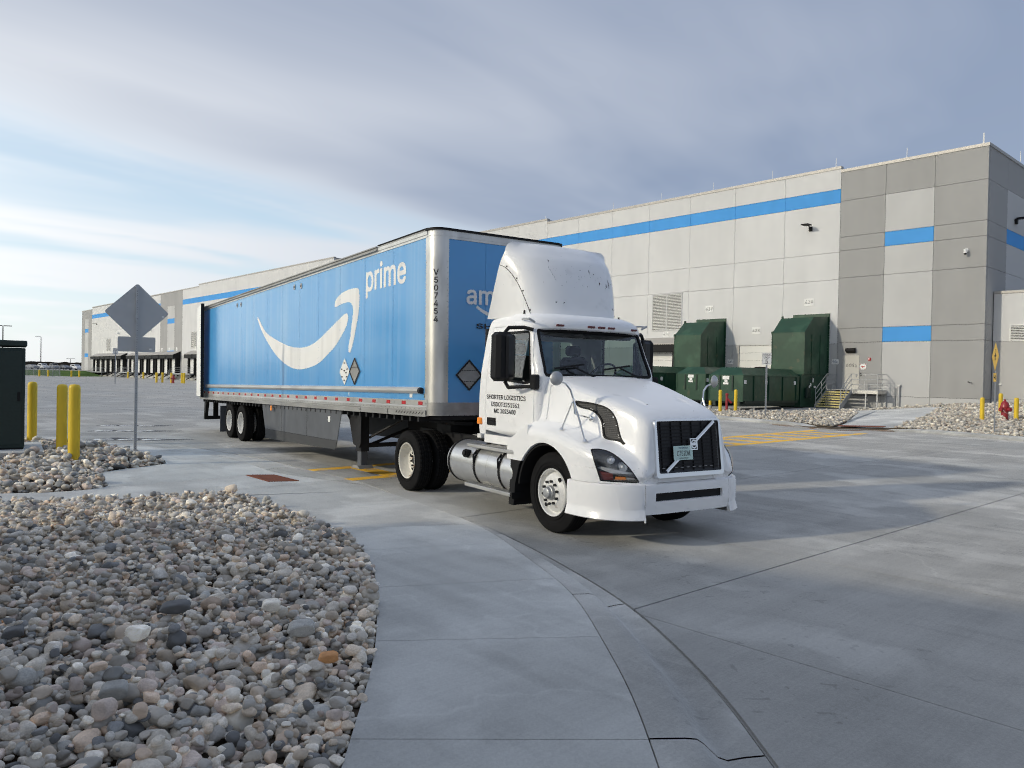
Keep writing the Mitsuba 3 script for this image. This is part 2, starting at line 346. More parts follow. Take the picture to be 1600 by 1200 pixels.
# kerb and gutter: flat top, roll down, pan
def resample(c, n):
    L = np.r_[0, np.cumsum(np.linalg.norm(np.diff(c, axis=0), axis=1))]; t = np.linspace(0, L[-1], n); return np.stack([np.interp(t, L, c[:, 0]), np.interp(t, L, c[:, 1])], 1)


Og, Gg = resample(O, 340), resample(G, 340)
fr = np.array([.012, .12, .3, .40, .46, .52, .58, .66, .8, .97])
def kerb_profile(i):
    h = hs(Og[i, 1]); p = []
    for f in fr:
        xy = Og[i] * (1 - f) + Gg[i] * f; p.append((*xy, h * (1 - ss(.36, .64, f)) - .022 * math.exp(-((f - .66) / .14) ** 2) * (h / .1 * .8 + .2)))
    p += [(*p[-1][:2], -.05), (*p[0][:2], -.05)]
    return p


lab(put('kerb', sheet(Polygon([*Og, *Gg[::-1]]), -.035, thick=.02, seg=0), 'm_soil'), kind='structure')
cuts = [0, 26, 55, 84, 112, 142, 172, 202, 232, 262, 292, 340]
for s, e in zip(cuts[:-1], cuts[1:]):
    rr_ = [np.array(kerb_profile(i)) for i in range(s, min(e, 339) + 1)]; rr_[0] = rr_[0] * .9 + rr_[1] * .1; rr_[-1] = rr_[-1] * .92 + rr_[-2] * .08
    put('section', loft(rr_, caps=False), 'm_kerb', 'kerb', smooth=35)
# walk
walk = Polygon([*O, (-18, 21), *np.array(bed_mid.exterior.coords)[::-1][1:4], (-16, 8.3), (-13, 7), (-13, 1.4), (0, 1.4)]).buffer(0)
walk = Polygon([*O, (-18, 8), (-18, 1.6)]).buffer(0).difference(bed_near).difference(bed_mid)
lab(put('sidewalk', sheet(walk.buffer(-.004), -.03, None, .02, 0), 'm_soil'), kind='structure')
lines = [((-3, 2.55), (3, 2.62)), ((-.79, 3.91), (.73, 3.97)), ((-.91, 5.36), (.60, 5.54)), ((-1.19, 6.70), (.26, 7.09)), ((-1.68, 8.06), (-.11, 8.62)), ((-2.28, 9.27), (-.84, 9.76)), ((-3.3, 10.85), (-1.5, 11.85)), ((-5.0, 12.85), (-2.9, 13.7)), ((-6.6, 12.75), (-4.6, 15.0)), ((-7.4, 15.9), (-5.5, 16.35)), ((-9, 18.1), (-7.5, 18.6))]
pieces = [walk]
for (p, q) in lines:
    p, q = np.array(p), np.array(q); d = (q - p) / np.linalg.norm(q - p); cutline = LineString([p - d * (.8 if p[1] < 12.5 else .3), q + d * .8]).buffer(.0022 if p[1] < 9 else .003, cap_style=2)
    pieces = [g for w_ in pieces for g in (lambda r: getattr(r, 'geoms', [r]))(w_.difference(cutline))]
strip_cut = [LineString([(-4.3, 12.28), (-5.0, 13.1)]).buffer(.005), LineString([(-8.2, 10.1), (-8.6, 11.5)]).buffer(.005), LineString([(-10.4, 9.1), (-10.8, 10.5)]).buffer(.005), LineString([(-4.2, 12.15), (-2.2, 13.0)]).buffer(.004)]
for c in strip_cut: pieces = [g for w_ in pieces for g in (lambda r: getattr(r, 'geoms', [r]))(w_.difference(c))]
tactile = Polygon([(-5.02, 14.55), (-4.49, 14.67), (-3.79, 13.91), (-4.31, 13.72)])
for g in pieces:
    if g.area < .05: continue
    c = g.centroid; g = g.buffer(-.0012).difference(tactile)
    put('flag', sheet(g, 0, lambda x, y: hs(y), .03, .25), 'm_sidewalk_new' if c.y > 9.6 and c.y < 14 else 'm_sidewalk', 'sidewalk')
tk = put('tactile_panel', sheet(tactile.buffer(-.01), .006, thick=.03, seg=0), 'm_tactile', 'sidewalk'); lab(tk, 'rust red tactile panel with raised domes')
tp = np.array(tactile.exterior.coords)[:4]; dm = trimesh.creation.icosphere(1, .018); dm.vertices[:, 2] *= .45; dm.vertices[:, 2] += .006; domes = []
for i in range(1, 18):
    for j in range(1, 26):
        s, t = i / 18, j / 26; p = (tp[0] * (1 - s) + tp[1] * s) * (1 - t) + (tp[3] * (1 - s) + tp[2] * s) * t; q = dm.copy(); q.apply_translation((*p, 0)); domes.append(q)
lab(put('dome', cat(domes), 'm_tactile', tk), kind='stuff')
# painted crosswalk and letters on the road
def strip(p, q, w): p, q = np.array(p, float), np.array(q, float); d = (q - p) / np.linalg.norm(q - p); n = np.array([-d[1], d[0]]) * w / 2; return Polygon([p - n, q - n, q + n, p + n])


n0, n1, f0, f1 = np.array([-2.98, 14.2]), np.array([14.0, 30.5]), np.array([-4.0, 15.45]), np.array([12.6, 31.9])
cw_ = [strip(n0, n1, .30), strip(f0, f1, .30)]
for t in np.arange(.045, .97, .056):
    p, q = n0 * (1 - t) + n1 * t, f0 * (1 - t) + f1 * t; cw_.append(strip(p, q, .40))
xk = put('crosswalk', sheet(unary_union(cw_), .0045, thick=.004, seg=0), 'm_paint_yellow'); lab(xk, kind='structure')
legend = [Polygon([(-14.2, 26.3), (-12.2, 26.6), (-11.9, 27.1), (-14.0, 26.9)]), Polygon([(-13.2, 23.9), (-11.2, 24.3), (-10.6, 24.8), (-12.9, 24.6)]), Polygon([(-11.6, 20.95), (-9.9, 21.2), (-8.9, 21.75), (-11.3, 21.9)])]
lab(put('road_legend', sheet(unary_union(legend), .0045, thick=.004, seg=0), 'm_paint_black'), kind='structure')
wl = []
for g in legend:
    c = g.centroid
    for k in (-.9, -.3, .3): wl += [strip((c.x + k, c.y - .28 + k * .2), (c.x + k + .22, c.y + .15 + k * .2), .13), strip((c.x + k - .1, c.y - .05 + k * .2), (c.x + k + .38, c.y + .05 + k * .2), .12)]
put('letter', sheet(unary_union(wl), .0085, thick=.0035, seg=0), 'm_white', 'road_legend')
lab(put('equipment_pad', sheet(pad, .17, thick=.25, seg=0), 'm_sidewalk_new'), kind='structure')

# ------------------------------------------------------------------ river stones
def stone_shapes(sub, n, rough, seed):
    r = np.random.default_rng(seed); out = []
    for i in range(n):
        m = trimesh.creation.icosphere(sub, 1.0); v = np.array(m.vertices); o = r.uniform(0, 50, 3)
        k = 1 + rough * (meshkit.noise(v * 1.1 + o, i) - .5) * 2 + rough * .45 * (meshkit.noise(v * 2.3 + o, i + 9) - .5) * 2
        e = r.uniform(2.1, 3.9); v = np.sign(v) * np.abs(v); L = (np.abs(v) ** e).sum(1) ** (1 / e); v = v / L[:, None] * k[:, None]
        for _ in range(r.integers(1, 6)):                              # a few worn flats
            d = r.normal(size=3); d /= np.linalg.norm(d); lim = r.uniform(.48, .82); s = v @ d; v = v - np.outer(np.maximum(0, s - lim) * .8, d)
        out.append((v, np.array(m.faces)))
    return out


def settle(poly, base, n, dmed, sig, dmax, seed, cell=.014, pile=.17):
    """drop stones one by one on a height grid"""
    r = np.random.default_rng(seed); x0, y0, x1, y1 = poly.bounds; nx, ny = int((x1 - x0) / cell) + 2, int((y1 - y0) / cell) + 2
    X, Y = np.meshgrid(x0 + np.arange(nx) * cell, y0 + np.arange(ny) * cell, indexing='ij'); H = base(X, Y); B = H.copy(); out = []
    import shapely
    P = np.stack([r.uniform(x0, x1, n), r.uniform(y0, y1, n)], 1); shapely.prepare(poly); P = P[shapely.contains_xy(poly, P[:, 0], P[:, 1])]
    D = np.clip(dmed * np.exp(r.normal(0, sig, len(P))), dmed * .42, dmax); D[: len(D) // 3] *= .85
    ED = shapely.distance(shapely.points(P), poly.exterior)
    for (px, py), d, ed in zip(P, D, ED):
        a = d / 2; b = a * r.uniform(.66, 1); c = a * r.uniform(.45, .78)
        if ed < a * .7: a *= .7; b *= .7; c *= .7
        yaw = r.uniform(0, math.pi); cs, sn = math.cos(yaw), math.sin(yaw); i0, i1 = max(0, int((px - a - x0) / cell)), min(nx, int((px + a - x0) / cell) + 2); j0, j1 = max(0, int((py - a - y0) / cell)), min(ny, int((py + a - y0) / cell) + 2)
        dx, dy = X[i0:i1, j0:j1] - px, Y[i0:i1, j0:j1] - py; q = ((dx * cs + dy * sn) / a) ** 2 + ((-dx * sn + dy * cs) / b) ** 2; inn = q < .95
        if not inn.any(): continue
        root = np.sqrt(np.maximum(0, 1 - q)); hv = (H[i0:i1, j0:j1] + c * root * .92)[inn]; kk = int(.58 * len(hv)); z = np.partition(hv, kk)[kk]
        if z - c - B[i0:i1, j0:j1][inn].min() > pile: continue
        H[i0:i1, j0:j1] = np.where(inn, np.maximum(H[i0:i1, j0:j1], z + c * root), H[i0:i1, j0:j1]); out.append((px, py, z, a, b, c, yaw, r.normal(0, .22), r.normal(0, .22), r.uniform(), r.uniform(), r.integers(1 << 20)))
    return np.array(out)


def stone_mesh(rows, shapes):
    V, F, U, at = [], [], [], 0
    for (px, py, z, a, b, c, yaw, tx, ty, pal, rnd, k) in rows:
        v, f = shapes[int(k) % len(shapes)]; R = rotz(math.degrees(yaw)) @ trimesh.transformations.euler_matrix(tx, ty, 0)[:3, :3]
        V.append((v * (a, b, c)) @ R.T + (px, py, z)); F.append(f + at); at += len(v); U.append(np.tile((pal, rnd), (len(v), 1)))
    return trimesh.Trimesh(np.vstack(V), np.vstack(F), process=False), np.vstack(U)


def rock_bed(name, poly, base, rows, fine, mid, coarse, cam=(0, 0, CAM_H), nsolo=300, dfine=5.4, dmid=40):
    name = lab(put(name, sheet(poly, 0, lambda x, y: base(x, y) - .01, .03, .3), 'm_soil'), kind='structure')
    dist = np.linalg.norm(rows[:, :3] - cam, axis=1); top = rows[:, 2] + rows[:, 5]; size = rows[:, 3] / dist
    order = np.argsort(-size * (1 + 2 * (rows[:, 2] > np.median(rows[:, 2])))); solo = order[:nsolo]; rest = order[nsolo:]
    for i in solo:
        m, u = stone_mesh(rows[i:i + 1], fine); put('stone', m, 'm_stone', name, smooth=True, uv=u)
    V, F, U, at = [], [], [], 0
    for sel, sh in ((rest[dist[rest] < dfine], fine), (rest[(dist[rest] >= dfine) & (dist[rest] < dmid)], mid), (rest[dist[rest] >= dmid], coarse)):
        if len(sel): m, u = stone_mesh(rows[sel], sh); V.append(m.vertices); F.append(m.faces + at); U.append(u); at += len(m.vertices)
    lab(put('stones', trimesh.Trimesh(np.vstack(V), np.vstack(F), process=False), 'm_stone', name, smooth=True, uv=np.vstack(U)), kind='stuff')


FINE, MID, COARSE = stone_shapes(2, 26, .14, 1), stone_shapes(1, 26, .15, 2), stone_shapes(0, 16, .10, 3)
import shapely
def mound(poly, rise, reach, base0):
    ring = poly.exterior
    def f(x, y):
        x, y = np.asarray(x, float), np.asarray(y, float); d = shapely.distance(shapely.points(x.ravel(), y.ravel()), ring).reshape(x.shape); ins = shapely.contains_xy(poly, x.ravel(), y.ravel()).reshape(x.shape)
        return base0(x, y) - .035 + rise * ss(0, reach, d * ins)
    return f


view_near = bed_near.intersection(Polygon([(-2.2, 2.6), (.5, 2.6), (.5, 13), (-9.6, 13), (-9.6, 12)]))
fb = mound(bed_near, .10, 1.6, lambda x, y: hs(y))
gx, gy = np.meshgrid(np.linspace(-10, 0, 201), np.linspace(2.4, 13, 213), indexing='ij'); gv = fb(gx, gy)
from scipy.interpolate import RegularGridInterpolator
fbi = RegularGridInterpolator((gx[:, 0], gy[0]), gv, bounds_error=False, fill_value=.1); fbase = lambda x, y: fbi(np.stack([x, y], -1))
rows = settle(view_near.buffer(.0), fbase, 44000, .060, .36, .15, 5)
# a few stones one can recognise
for (px, py, a, b, c, pal, rnd, lift) in ((-1.07, 4.62, .058, .04, .035, .9995, .5, .0), (-2.31, 5.35, .10, .065, .045, .80, .25, 0), (-4.25, 11.72, .09, .065, .065, .62, .7, .02), (-1.35, 5.05, .085, .07, .055, .47, .8, 0), (-2.05, 4.02, .07, .06, .05, .38, .5, 0), (-1.72, 5.6, .065, .058, .05, .88, .6, 0)):
    near = np.hypot(rows[:, 0] - px, rows[:, 1] - py) < .12; z = rows[near, 2].max() + c * .55 + lift if near.any() else .2
    rows = np.vstack([rows, (px, py, z, a, b, c, .3, .1, -.1, pal, rnd, 3)])
rock_bed('rock_bed', view_near.buffer(.25).intersection(bed_near), fbase, rows, FINE, MID, COARSE)
mid_in = bed_mid.difference(pad.buffer(.02)).intersection(Polygon([(-12.5, 9), (0, 9), (0, 24), (-16.5, 24), (-16.5, 20), (-9.5, 12.6)]))
fm = mound(bed_mid, .09, 1.0, lambda x, y: hs(y) * 0 + .01)
gx2, gy2 = np.meshgrid(np.linspace(-17, -6, 121), np.linspace(8, 22, 141), indexing='ij'); fmi = RegularGridInterpolator((gx2[:, 0], gy2[0]), fm(gx2, gy2), bounds_error=False, fill_value=.0); fmid = lambda x, y: fmi(np.stack([x, y], -1))
mid_poly = mid_in if mid_in.geom_type == 'Polygon' else max(mid_in.geoms, key=lambda g: g.area)
rows = settle(mid_poly.buffer(-.02), fmid, 15000, .098, .34, .24, 6, cell=.025)
rock_bed('rock_bed', mid_poly, fmid, rows, MID, MID, COARSE, nsolo=120)
# rising ground and rock beds in front of the warehouse
def zr(a, d):
    a, d = np.asarray(a, float), np.asarray(d, float); zw = .22 + .55 * ss(-7, 0, a) + .30 * ss(0, 4, a)
    return .11 + (zw - .11) * np.clip(1 - np.maximum(d, 0) / 20, 0, 1) ** 1.1
def zr_xy(x, y):
    P = np.stack([x, y], -1) - B0; return zr(P @ FX, -(P @ FN))
ramp = Polygon([bp(.75, 22.2), bp(2.5, 20.4), bp(1.2, 13), bp(-.5, 7.0), bp(-1.0, 3.2), bp(-3.9, 3.0), bp(-5.2, 7.4), bp(-3.4, 10), bp(-.8, 17)])
apron = Polygon([bp(-30, -1), bp(-5.2, -1), bp(-5.0, 3.0), bp(-5.6, 4.3), bp(-8.0, 13.0), bp(-12, 16.2), bp(-30, 16)])
kerb_band = LineString([np.array(p) for p in kerb_right]).buffer(.001)
lab(put('rising_ground', sheet(berm.union(apron).segmentize(1.0), -.06, lambda x, y: zr_xy(x, y), .05, 1.0), 'm_soil'), kind='structure')
lab(put('apron', sheet(apron.segmentize(.8), -.035, lambda x, y: zr_xy(x, y), .04, .8), 'm_pavement_far'), kind='structure')
lab(put('ramp_walk', sheet(ramp.segmentize(.6), .03, lambda x, y: zr_xy(x, y) - .1 * np.exp(-((y - 32) / 2.5) ** 2 * 0) * (zr_xy(x, y) < .16), .09, .6), 'm_sidewalk_new'), kind='structure')
bands = berm.difference(apron).difference(ramp.buffer(.03)).difference(LineString(kerb_right).buffer(.62)).intersection(Polygon([bp(-14, 24), bp(11, 26), bp(16, -4), bp(-2, -4), bp(-5, -.02), bp(-14, 10)]))
kr = np.array(kerb_right)
for i, (s, e) in enumerate(zip(kr[:-1], kr[1:])):
    d = (e - s) / np.linalg.norm(e - s); n = np.array([-d[1], d[0]]); n = n if (n @ FN) > 0 else -n; low = .015 if 5 <= i <= 6 else .13; nseg = max(1, int(np.linalg.norm(e - s) / 3.2))
    for k in range(nseg):
        p, q = s + (e - s) * k / nseg, s + (e - s) * (k + 1) / nseg
        if i == 5 or i == 6: h0 = h1 = .02
        else: h0 = .03 if (i == 7 and k == 0) else .13; h1 = .03 if (i == 4 and k == nseg - 1) else .13
        ring = lambda c, h: [(*(c - n * .02), -.05), (*(c - n * .02), h * .35), (*(c + n * .06), h * .92), (*(c + n * .10), h), (*(c + n * .62), h), (*(c + n * .62), -.05)]
        m = loft([ring(p + d * .008, h0), ring(q - d * .008, h1)])
        if i == 0 and k == 0: root = lab(put('kerb', m, 'm_kerb', smooth=30), kind='structure')
        else: put('section', m, 'm_kerb', root, smooth=30)
lab(put('rust_stain_patch', sheet(Polygon([bp(-2.2, 22.0), bp(-.4, 23.1), bp(1.2, 23.35), bp(3.0, 21.4), bp(2.2, 20.6), bp(.6, 21.9), bp(-1, 21.7)]), .024, thick=.02, seg=0), 'm_rust_stain'), kind='structure')
lab(put('tactile_panel', sheet(Polygon([bp(.85, 22.0), bp(2.2, 20.6), bp(2.0, 19.8), bp(.55, 21.2)]), .13, thick=.02, seg=0), 'm_tactile', 'ramp_walk'), 'rust red tactile panel at the foot of the ramp')
for nm, g in zip('ab', sorted([g for g in getattr(bands, 'geoms', [bands]) if g.area > 1.5], key=lambda g: -g.area)):
    rr = settle(g.buffer(-.03), lambda x, y: zr_xy(x, y) + .0, int(g.area * 170), .115, .30, .26, 8 + ord(nm), cell=.04, pile=.26)
    rr[:, 9] = np.where(rr[:, 9] < .36, rr[:, 9] * .97, np.where(rr[:, 9] > .72, .86, rr[:, 9])); rr[:, 10] = .05 + .6 * rr[:, 10]
    rock_bed('rock_bed', g, lambda x, y: zr_xy(x, y), rr, MID, COARSE, COARSE, nsolo=0, dfine=0, dmid=1)

# ------------------------------------------------------------------ warehouse
BW = M4(np.stack([[*FX, 0], [*FN, 0], [0, 0, 1]], 1), (*B0, 0))          # local x along the wall (0 = near corner, negative to the left), y into the building, z up
wh = thing('warehouse', 'long pale grey concrete warehouse with a bright blue stripe and dock doors behind the truck', 'building')
def wput(name, mesh, m, parent=wh, **k): return put(name, mesh, m, parent, BW, **k)
R_TOP = {0: 17.25, 1: 17.5, 2: 17.85, 3: 18.35, 4: 17.95, 5: 17.4}
def panel(a0, a1, z0, z1, m, y0=0.0): g = .012 if a0 > -60 else .004; wput('wall_panel', box(a0 + g, a1 - g, y0, y0 + .2, z0 + g, z1 - g), m)
# core behind the panels closes the joints
core = [box(-218.9, -.19, .215, 13.9, -.5, 16.8)]
wput('wall', cat(core), 'm_joint')
WZ = [(-.4, 4.82, 'm_wall_dado'), (4.82, 9.46, 'm_wall_white'), (9.46, 11.43, 'm_wall_white'), (11.43, 14.98, 'm_wall_white'), (14.98, 15.98, 'm_wall_blue')]
edges = [-9.43 - 4.28 * k for k in range(32)]
holes = {1: (-17.43, -14.42, 1.25), 3: (-26.3, -23.1, 1.25)}
for k in range(31):
    a1, a0 = edges[k], edges[k + 1]; top = 17.5 if k < 7 else (17.85 if k < 17 else (18.35 if k < 29 else 17.95))
    rows = WZ if (k < 10 or k > 26) else [(-.4, 4.82, 'm_wall_dado'), (4.82, 14.98, 'm_wall_white'), (14.98, 15.98, 'm_wall_blue')]
    for z0, z1, m in rows:
        if z1 < 5 and k in holes:
            h0, h1, hz = holes[k]; panel(a0, h0, z0, z1, m); panel(h1, a1, z0, z1, m); panel(h0, h1, z0, hz, m)
        else: panel(a0, a1, z0, z1, m)
    panel(a0, a1, 15.98, top, 'm_wall_white')
GZ = [1.15, 4.90, 5.92, 9.54, 11.50, 12.48, 15.07]
def grey_block(xs, top):
    for i in range(3):
        a0, a1 = xs[i], xs[i + 1]
        for z0, z1 in zip(GZ, GZ[1:] + [top]):
            m = 'm_wall_grey'
            if i == 1 and z0 < 15: m = 'm_wall_blue' if z0 in (4.90, 11.50) else 'm_wall_light'
            panel(a0, a1, z0, z1, m)
        panel(a0, a1, -.4, 1.15, 'm_wall_light', -.02 if i else 0.)
grey_block([-9.43, -6.28, -3.14, 0.0], 17.22)
grey_block([-155.22, -150.8, -146.6, -142.11], 17.85)
for k in range(12):
    a0, a1 = -155.22 - 4.47 * (k + 1), -155.22 - 4.47 * k
    for z0, z1, m in WZ + [(15.98, 17.8, 'm_wall_white')]: panel(a0, a1, z0, z1, m)
grey_block([-219, -215.8, -212.3, -208.86], 17.35)
for a0, a1, t in ((-9.43, .04, 17.25), (-39.39, -9.43, 17.53), (-82.19, -39.39, 17.88), (-133.55, -82.19, 18.38), (-208.86, -133.55, 17.98), (-219.04, -208.86, 17.42)):
    wput('parapet_cap', box(a0, a1, -.05, .35, t - .10, t + .10), 'm_cap')
    wput('parapet', box(a0 + .02, a1 - .05, .21, .33, 16.7, t - .1), 'm_wall_grey')
for a0 in (-9.43, -39.39, -82.19): wput('parapet_return', box(a0 - .32, a0 - .02, .02, 3.0, 17.2, {-9.43: 17.52, -39.39: 17.87, -82.19: 18.37}[a0]), 'm_cap')
for a0 in [-.35, -5.0, -9.9, -14.9, -20.2, -25.4, -30.9, -39.8, -.4]:
    wput('lightning_rod', cat([cyl((a0, .15, 17.3), (a0, .15, 18.05 if a0 > -9 else 18.3), .022, 6), cyl((a0, .15, 17.25), (a0, .15, 17.42), .05, 6)]), 'm_white')
wput('lightning_rod', cyl((.15, 6.0, 17.3), (.15, 6.0, 18.0), .022, 6), 'm_white')
# the short side in shade
def spanel(y0, y1, z0, z1, m): wput('side_panel', box(-.18, .0, y0 + .012, y1 - .012, z0 + .01, z1 - .01), m)
for i, (y0, y1) in enumerate(((.2, 3.97), (3.97, 8.2), (8.2, 13.9))):
    for z0, z1 in zip([-.3] + GZ, GZ + [17.22]):
        m = 'm_wall_grey' if i == 0 or z0 > 15 else ('m_wall_blue' if z0 in (11.50,) else 'm_wall_light')
        spanel(y0, y1, z0, z1, m)
wput('parapet_cap', box(-.3, .05, .35, 14, 17.15, 17.35), 'm_cap')
# louvres
def louvre(a0, a1, z0, z1, y=-.03):
    k = wput('louvre', cat([box(a0 - .05, a0, y - .05, .02, z0 - .05, z1 + .05), box(a1, a1 + .05, y - .05, .02, z0 - .05, z1 + .05), box((a0 + a1) / 2 - .04, (a0 + a1) / 2 + .04, y - .05, .02, z0, z1), box(a0, a1, y - .05, .02, z0 - .05, z0), box(a0, a1, y - .05, .02, z1, z1 + .05)]), 'm_wall_white')
    n = int((z1 - z0) / .125); sl = []
    for i in range(n):
        b = box(a0, a1, -.07, .07, -.008, .008); b.apply_transform(trimesh.transformations.rotation_matrix(math.radians(38), [1, 0, 0])); b.apply_translation((0, y - .005, z0 + (i + .5) * (z1 - z0) / n)); sl.append(b)
    lab(wput('slat', cat(sl), 'm_sheet_white', k), kind='stuff'); wput('backing', box(a0, a1, -.008, -.002, z0, z1), 'm_joint', k)
louvre(-25.97, -22.95, 6.26, 9.36); louvre(-194.8, -191.6, 6.26, 9.36); louvre(-137.0, -134.2, 6.26, 9.36)
# sectional dock doors
def dock_door(a0, a1, z0, z1):
    d = wput('dock_door', box(a0 - .02, a1 + .02, .16, .20, z0, z1), 'm_joint'); n = 6
    for i in range(n): put('door_section', box(a0, a1, .10, .155, z0 + (z1 - z0) * i / n + .006, z0 + (z1 - z0) * (i + 1) / n - .006, .008), 'm_sheet_white', d, BW)
    put('jamb', cat([box(a0 - .02, a0 + .05, .0, .16, z0, z1), box(a1 - .05, a1 + .02, .0, .16, z0, z1)]), 'm_cap', d, BW)
dock_door(-17.43, -14.42, 1.25, 4.82); dock_door(-26.3, -23.1, 1.25, 4.82)
# dock bumpers / seal heads at door 436
wput('dock_seal', cat([box(-27.3, -23.1, -.75, -.02, 4.35, 5.05, .03)]), 'm_black')
wput('dock_seal', prism([(-.80, 5.0), (-.80, 5.08), (-.01, 5.62), (-.01, 5.0)], 4.3, 'x', -27.35), 'm_cap')
wput('dock_seal', cat([box(-27.3, -26.7, -.7, -.02, 1.2, 4.35, .03), box(-23.4, -22.9, -.6, -.02, 1.2, 4.35, .03)]), 'm_black')
wput('dock_light', cat([box(-15.9, -14.95, -.12, .0, 2.95, 3.12), box(-25.0, -24.3, -.12, .0, 2.95, 3.12)]), 'm_black')
# personnel door
dk = wput('door', box(-8.92, -7.86, -.02, .02, 1.52, 3.90), 'm_door_beige'); lab(dk, 'beige steel door lettered E051')
put('frame', cat([box(-8.98, -8.92, -.045, .02, 1.5, 3.97), box(-7.86, -7.80, -.045, .02, 1.5, 3.97), box(-8.98, -7.80, -.045, .02, 3.90, 3.97)]), 'm_door_beige', dk, BW)
put('letter', place_text(rot_text('E051', .3, .004), (-8.33, -.022, 3.26), (1, 0, 0), (0, 0, 1), w=.74), 'm_ink', dk, BW)
put('handle', box(-8.02, -7.95, -.09, -.02, 2.45, 2.62, .01), 'm_galv', dk, BW); put('closer', box(-8.9, -8.84, -.03, -.02, 3.5, 3.75), 'm_galv', dk, BW)
wput('door_canopy_light', prism([(-.02, 4.50), (-.30, 4.48), (-.36, 4.30), (-.06, 4.13), (-.02, 4.13)], .62, 'x', -8.70), 'm_black')
wput('fire_alarm_strobe', box(-7.2, -7.0, -.07, .0, 3.6, 3.8, .01), 'm_red'); wput('alarm_lens', box(-7.17, -7.09, -.085, -.065, 3.68, 3.76, .01), 'm_white')
wput('card_reader', box(-7.75, -7.63, -.06, .0, 2.55, 2.75, .01), 'm_black')
wput('downpipe', cat([cyl((-5.05, -.12, .3), (-5.05, -.12, 1.95), .075, 10), cyl((-5.3, -.1, .35), (-5.3, -.1, 1.75), .03, 8), box(-5.16, -4.94, -.2, .0, 1.85, 1.95), box(-5.35, -5.0, -.15, .0, .35, .45)]), 'm_galv')
wput('hose_bib', cat([cyl((-.8, 0, 2.2), (-.8, -.18, 2.2), .025, 6), tube([(-.85, -.16, 2.25), (-.62, -.18, 2.2), (-.55, -.2, 2.05)], .012, 6)]), 'm_dark_metal')
# annex on the right
ax = thing('annex_building', 'low pale concrete annex with a white louvre at the right edge of the picture', 'building')
def aput(name, mesh, m, parent=ax): return put(name, mesh, m, parent, BW)
aput('wall', box(.06, 30, 1.715, 12, -.5, 7.8), 'm_joint')
for i in range(5):
    a0, a1 = (.04 if i == 0 else 4.6 + 4.6 * (i - 1)), 4.6 + 4.6 * i
    for z0, z1, m in ((1.16, 4.85, 'm_wall_dado'), (4.85, 7.92, 'm_wall_white')): aput('wall_panel', box(a0 + .01, a1 - .01, 1.5, 1.7, z0 + .01, z1 - .01), m)
    aput('wall_panel', box(a0 + .01, a1 - .01, 1.47, 1.7, -.3, 1.15), 'm_wall_light')
aput('parapet_cap', box(.04, 30.1, 1.44, 1.9, 7.92, 8.08), 'm_cap')
wh_, wh = wh, ax
lk = louvre
def louvre2():
    a0, a1, z0, z1, y = 1.05, 3.6, 4.92, 5.85, 1.46
    k = aput('louvre', cat([box(a0 - .07, a0, y - .03, 1.52, z0 - .07, z1 + .07), box(a1, a1 + .07, y - .03, 1.52, z0 - .07, z1 + .07), box(a0, a1, y - .03, 1.52, z0 - .07, z0), box(a0, a1, y - .03, 1.52, z1, z1 + .07)]), 'm_sheet_white'); sl = []
    for i in range(9):
        b = box(a0, a1, -.05, .05, -.007, .007); b.apply_transform(trimesh.transformations.rotation_matrix(math.radians(38), [1, 0, 0])); b.apply_translation((0, y, z0 + (i + .5) * (z1 - z0) / 9)); sl.append(b)
    lab(put('slat', cat(sl), 'm_sheet_white', k, BW), kind='stuff'); put('backing', box(a0, a1, 1.488, 1.494, z0, z1), 'm_black', k, BW)
louvre2(); wh = wh_
aput('outlet_box', box(.44, .62, 1.42, 1.5, 2.05, 2.16, .01), 'm_white')

def num_sign(txt, a, z, w=.72, h=.52, label=None, mirror=False):
    t = thing('dock_number_sign', label, 'sign', 'dock number signs')
    put('plate', box(a - w / 2, a + w / 2, -.03, -.012, z - h / 2, z + h / 2, .004), 'm_white', t, BW)
    put('number', place_text(rot_text(txt, .3, .003), (a, -.031, z), (1, 0, 0), (0, 0, 1), w=w * .86), 'm_ink', t, BW)
num_sign('436', -24.49, 5.92, .68, .46, 'white dock sign numbered 436 under the wall louvre')
num_sign('437', -20.2, 7.87, .74, .55, 'white dock sign numbered 437 above the left green chute')
num_sign('438', -15.9, 5.97, .74, .55, 'white dock sign numbered 438 above the white dock door')
num_sign('439', -11.62, 7.94, .74, .55, 'white dock sign numbered 439 above the right green chute')
for a, txt, l in ((-18.12, '437', 'small pale mirrored sign beside the left green chute'), (-9.54, '439', 'small pale mirrored sign between the right green chute and the beige door')):
    t = thing('mirrored_dock_sign', l, 'sign', 'mirrored dock signs'); put('plate', box(a - .25, a + .25, -.03, -.012, 3.34, 3.70, .004), 'm_white', t, BW)
    q = place_text(rot_text(txt, .2, .003, True), (a, -.031, 3.52), (1, 0, 0), (0, 0, 1), w=.38); q.vertices[:, 0] = 2 * a - q.vertices[:, 0]; q.invert(); put('number', q, 'm_ink_blue', t, BW)
t = thing('no_smoking_sign', 'small white and red square sign right of the beige door', 'sign'); put('plate', box(-7.76, -7.32, -.03, -.012, 2.98, 3.38, .004), 'm_white', t, BW)
put('symbol', cat([box(-7.66, -7.42, -.033, -.0305, 3.16, 3.22), box(-7.60, -7.54, -.0335, -.031, 3.10, 3.2)] + [box(x, x + .06, -.0335, -.031, z, z + .05) for x in (-7.75, -7.40) for z in (3.0, 3.32)]), 'm_red', t, BW)


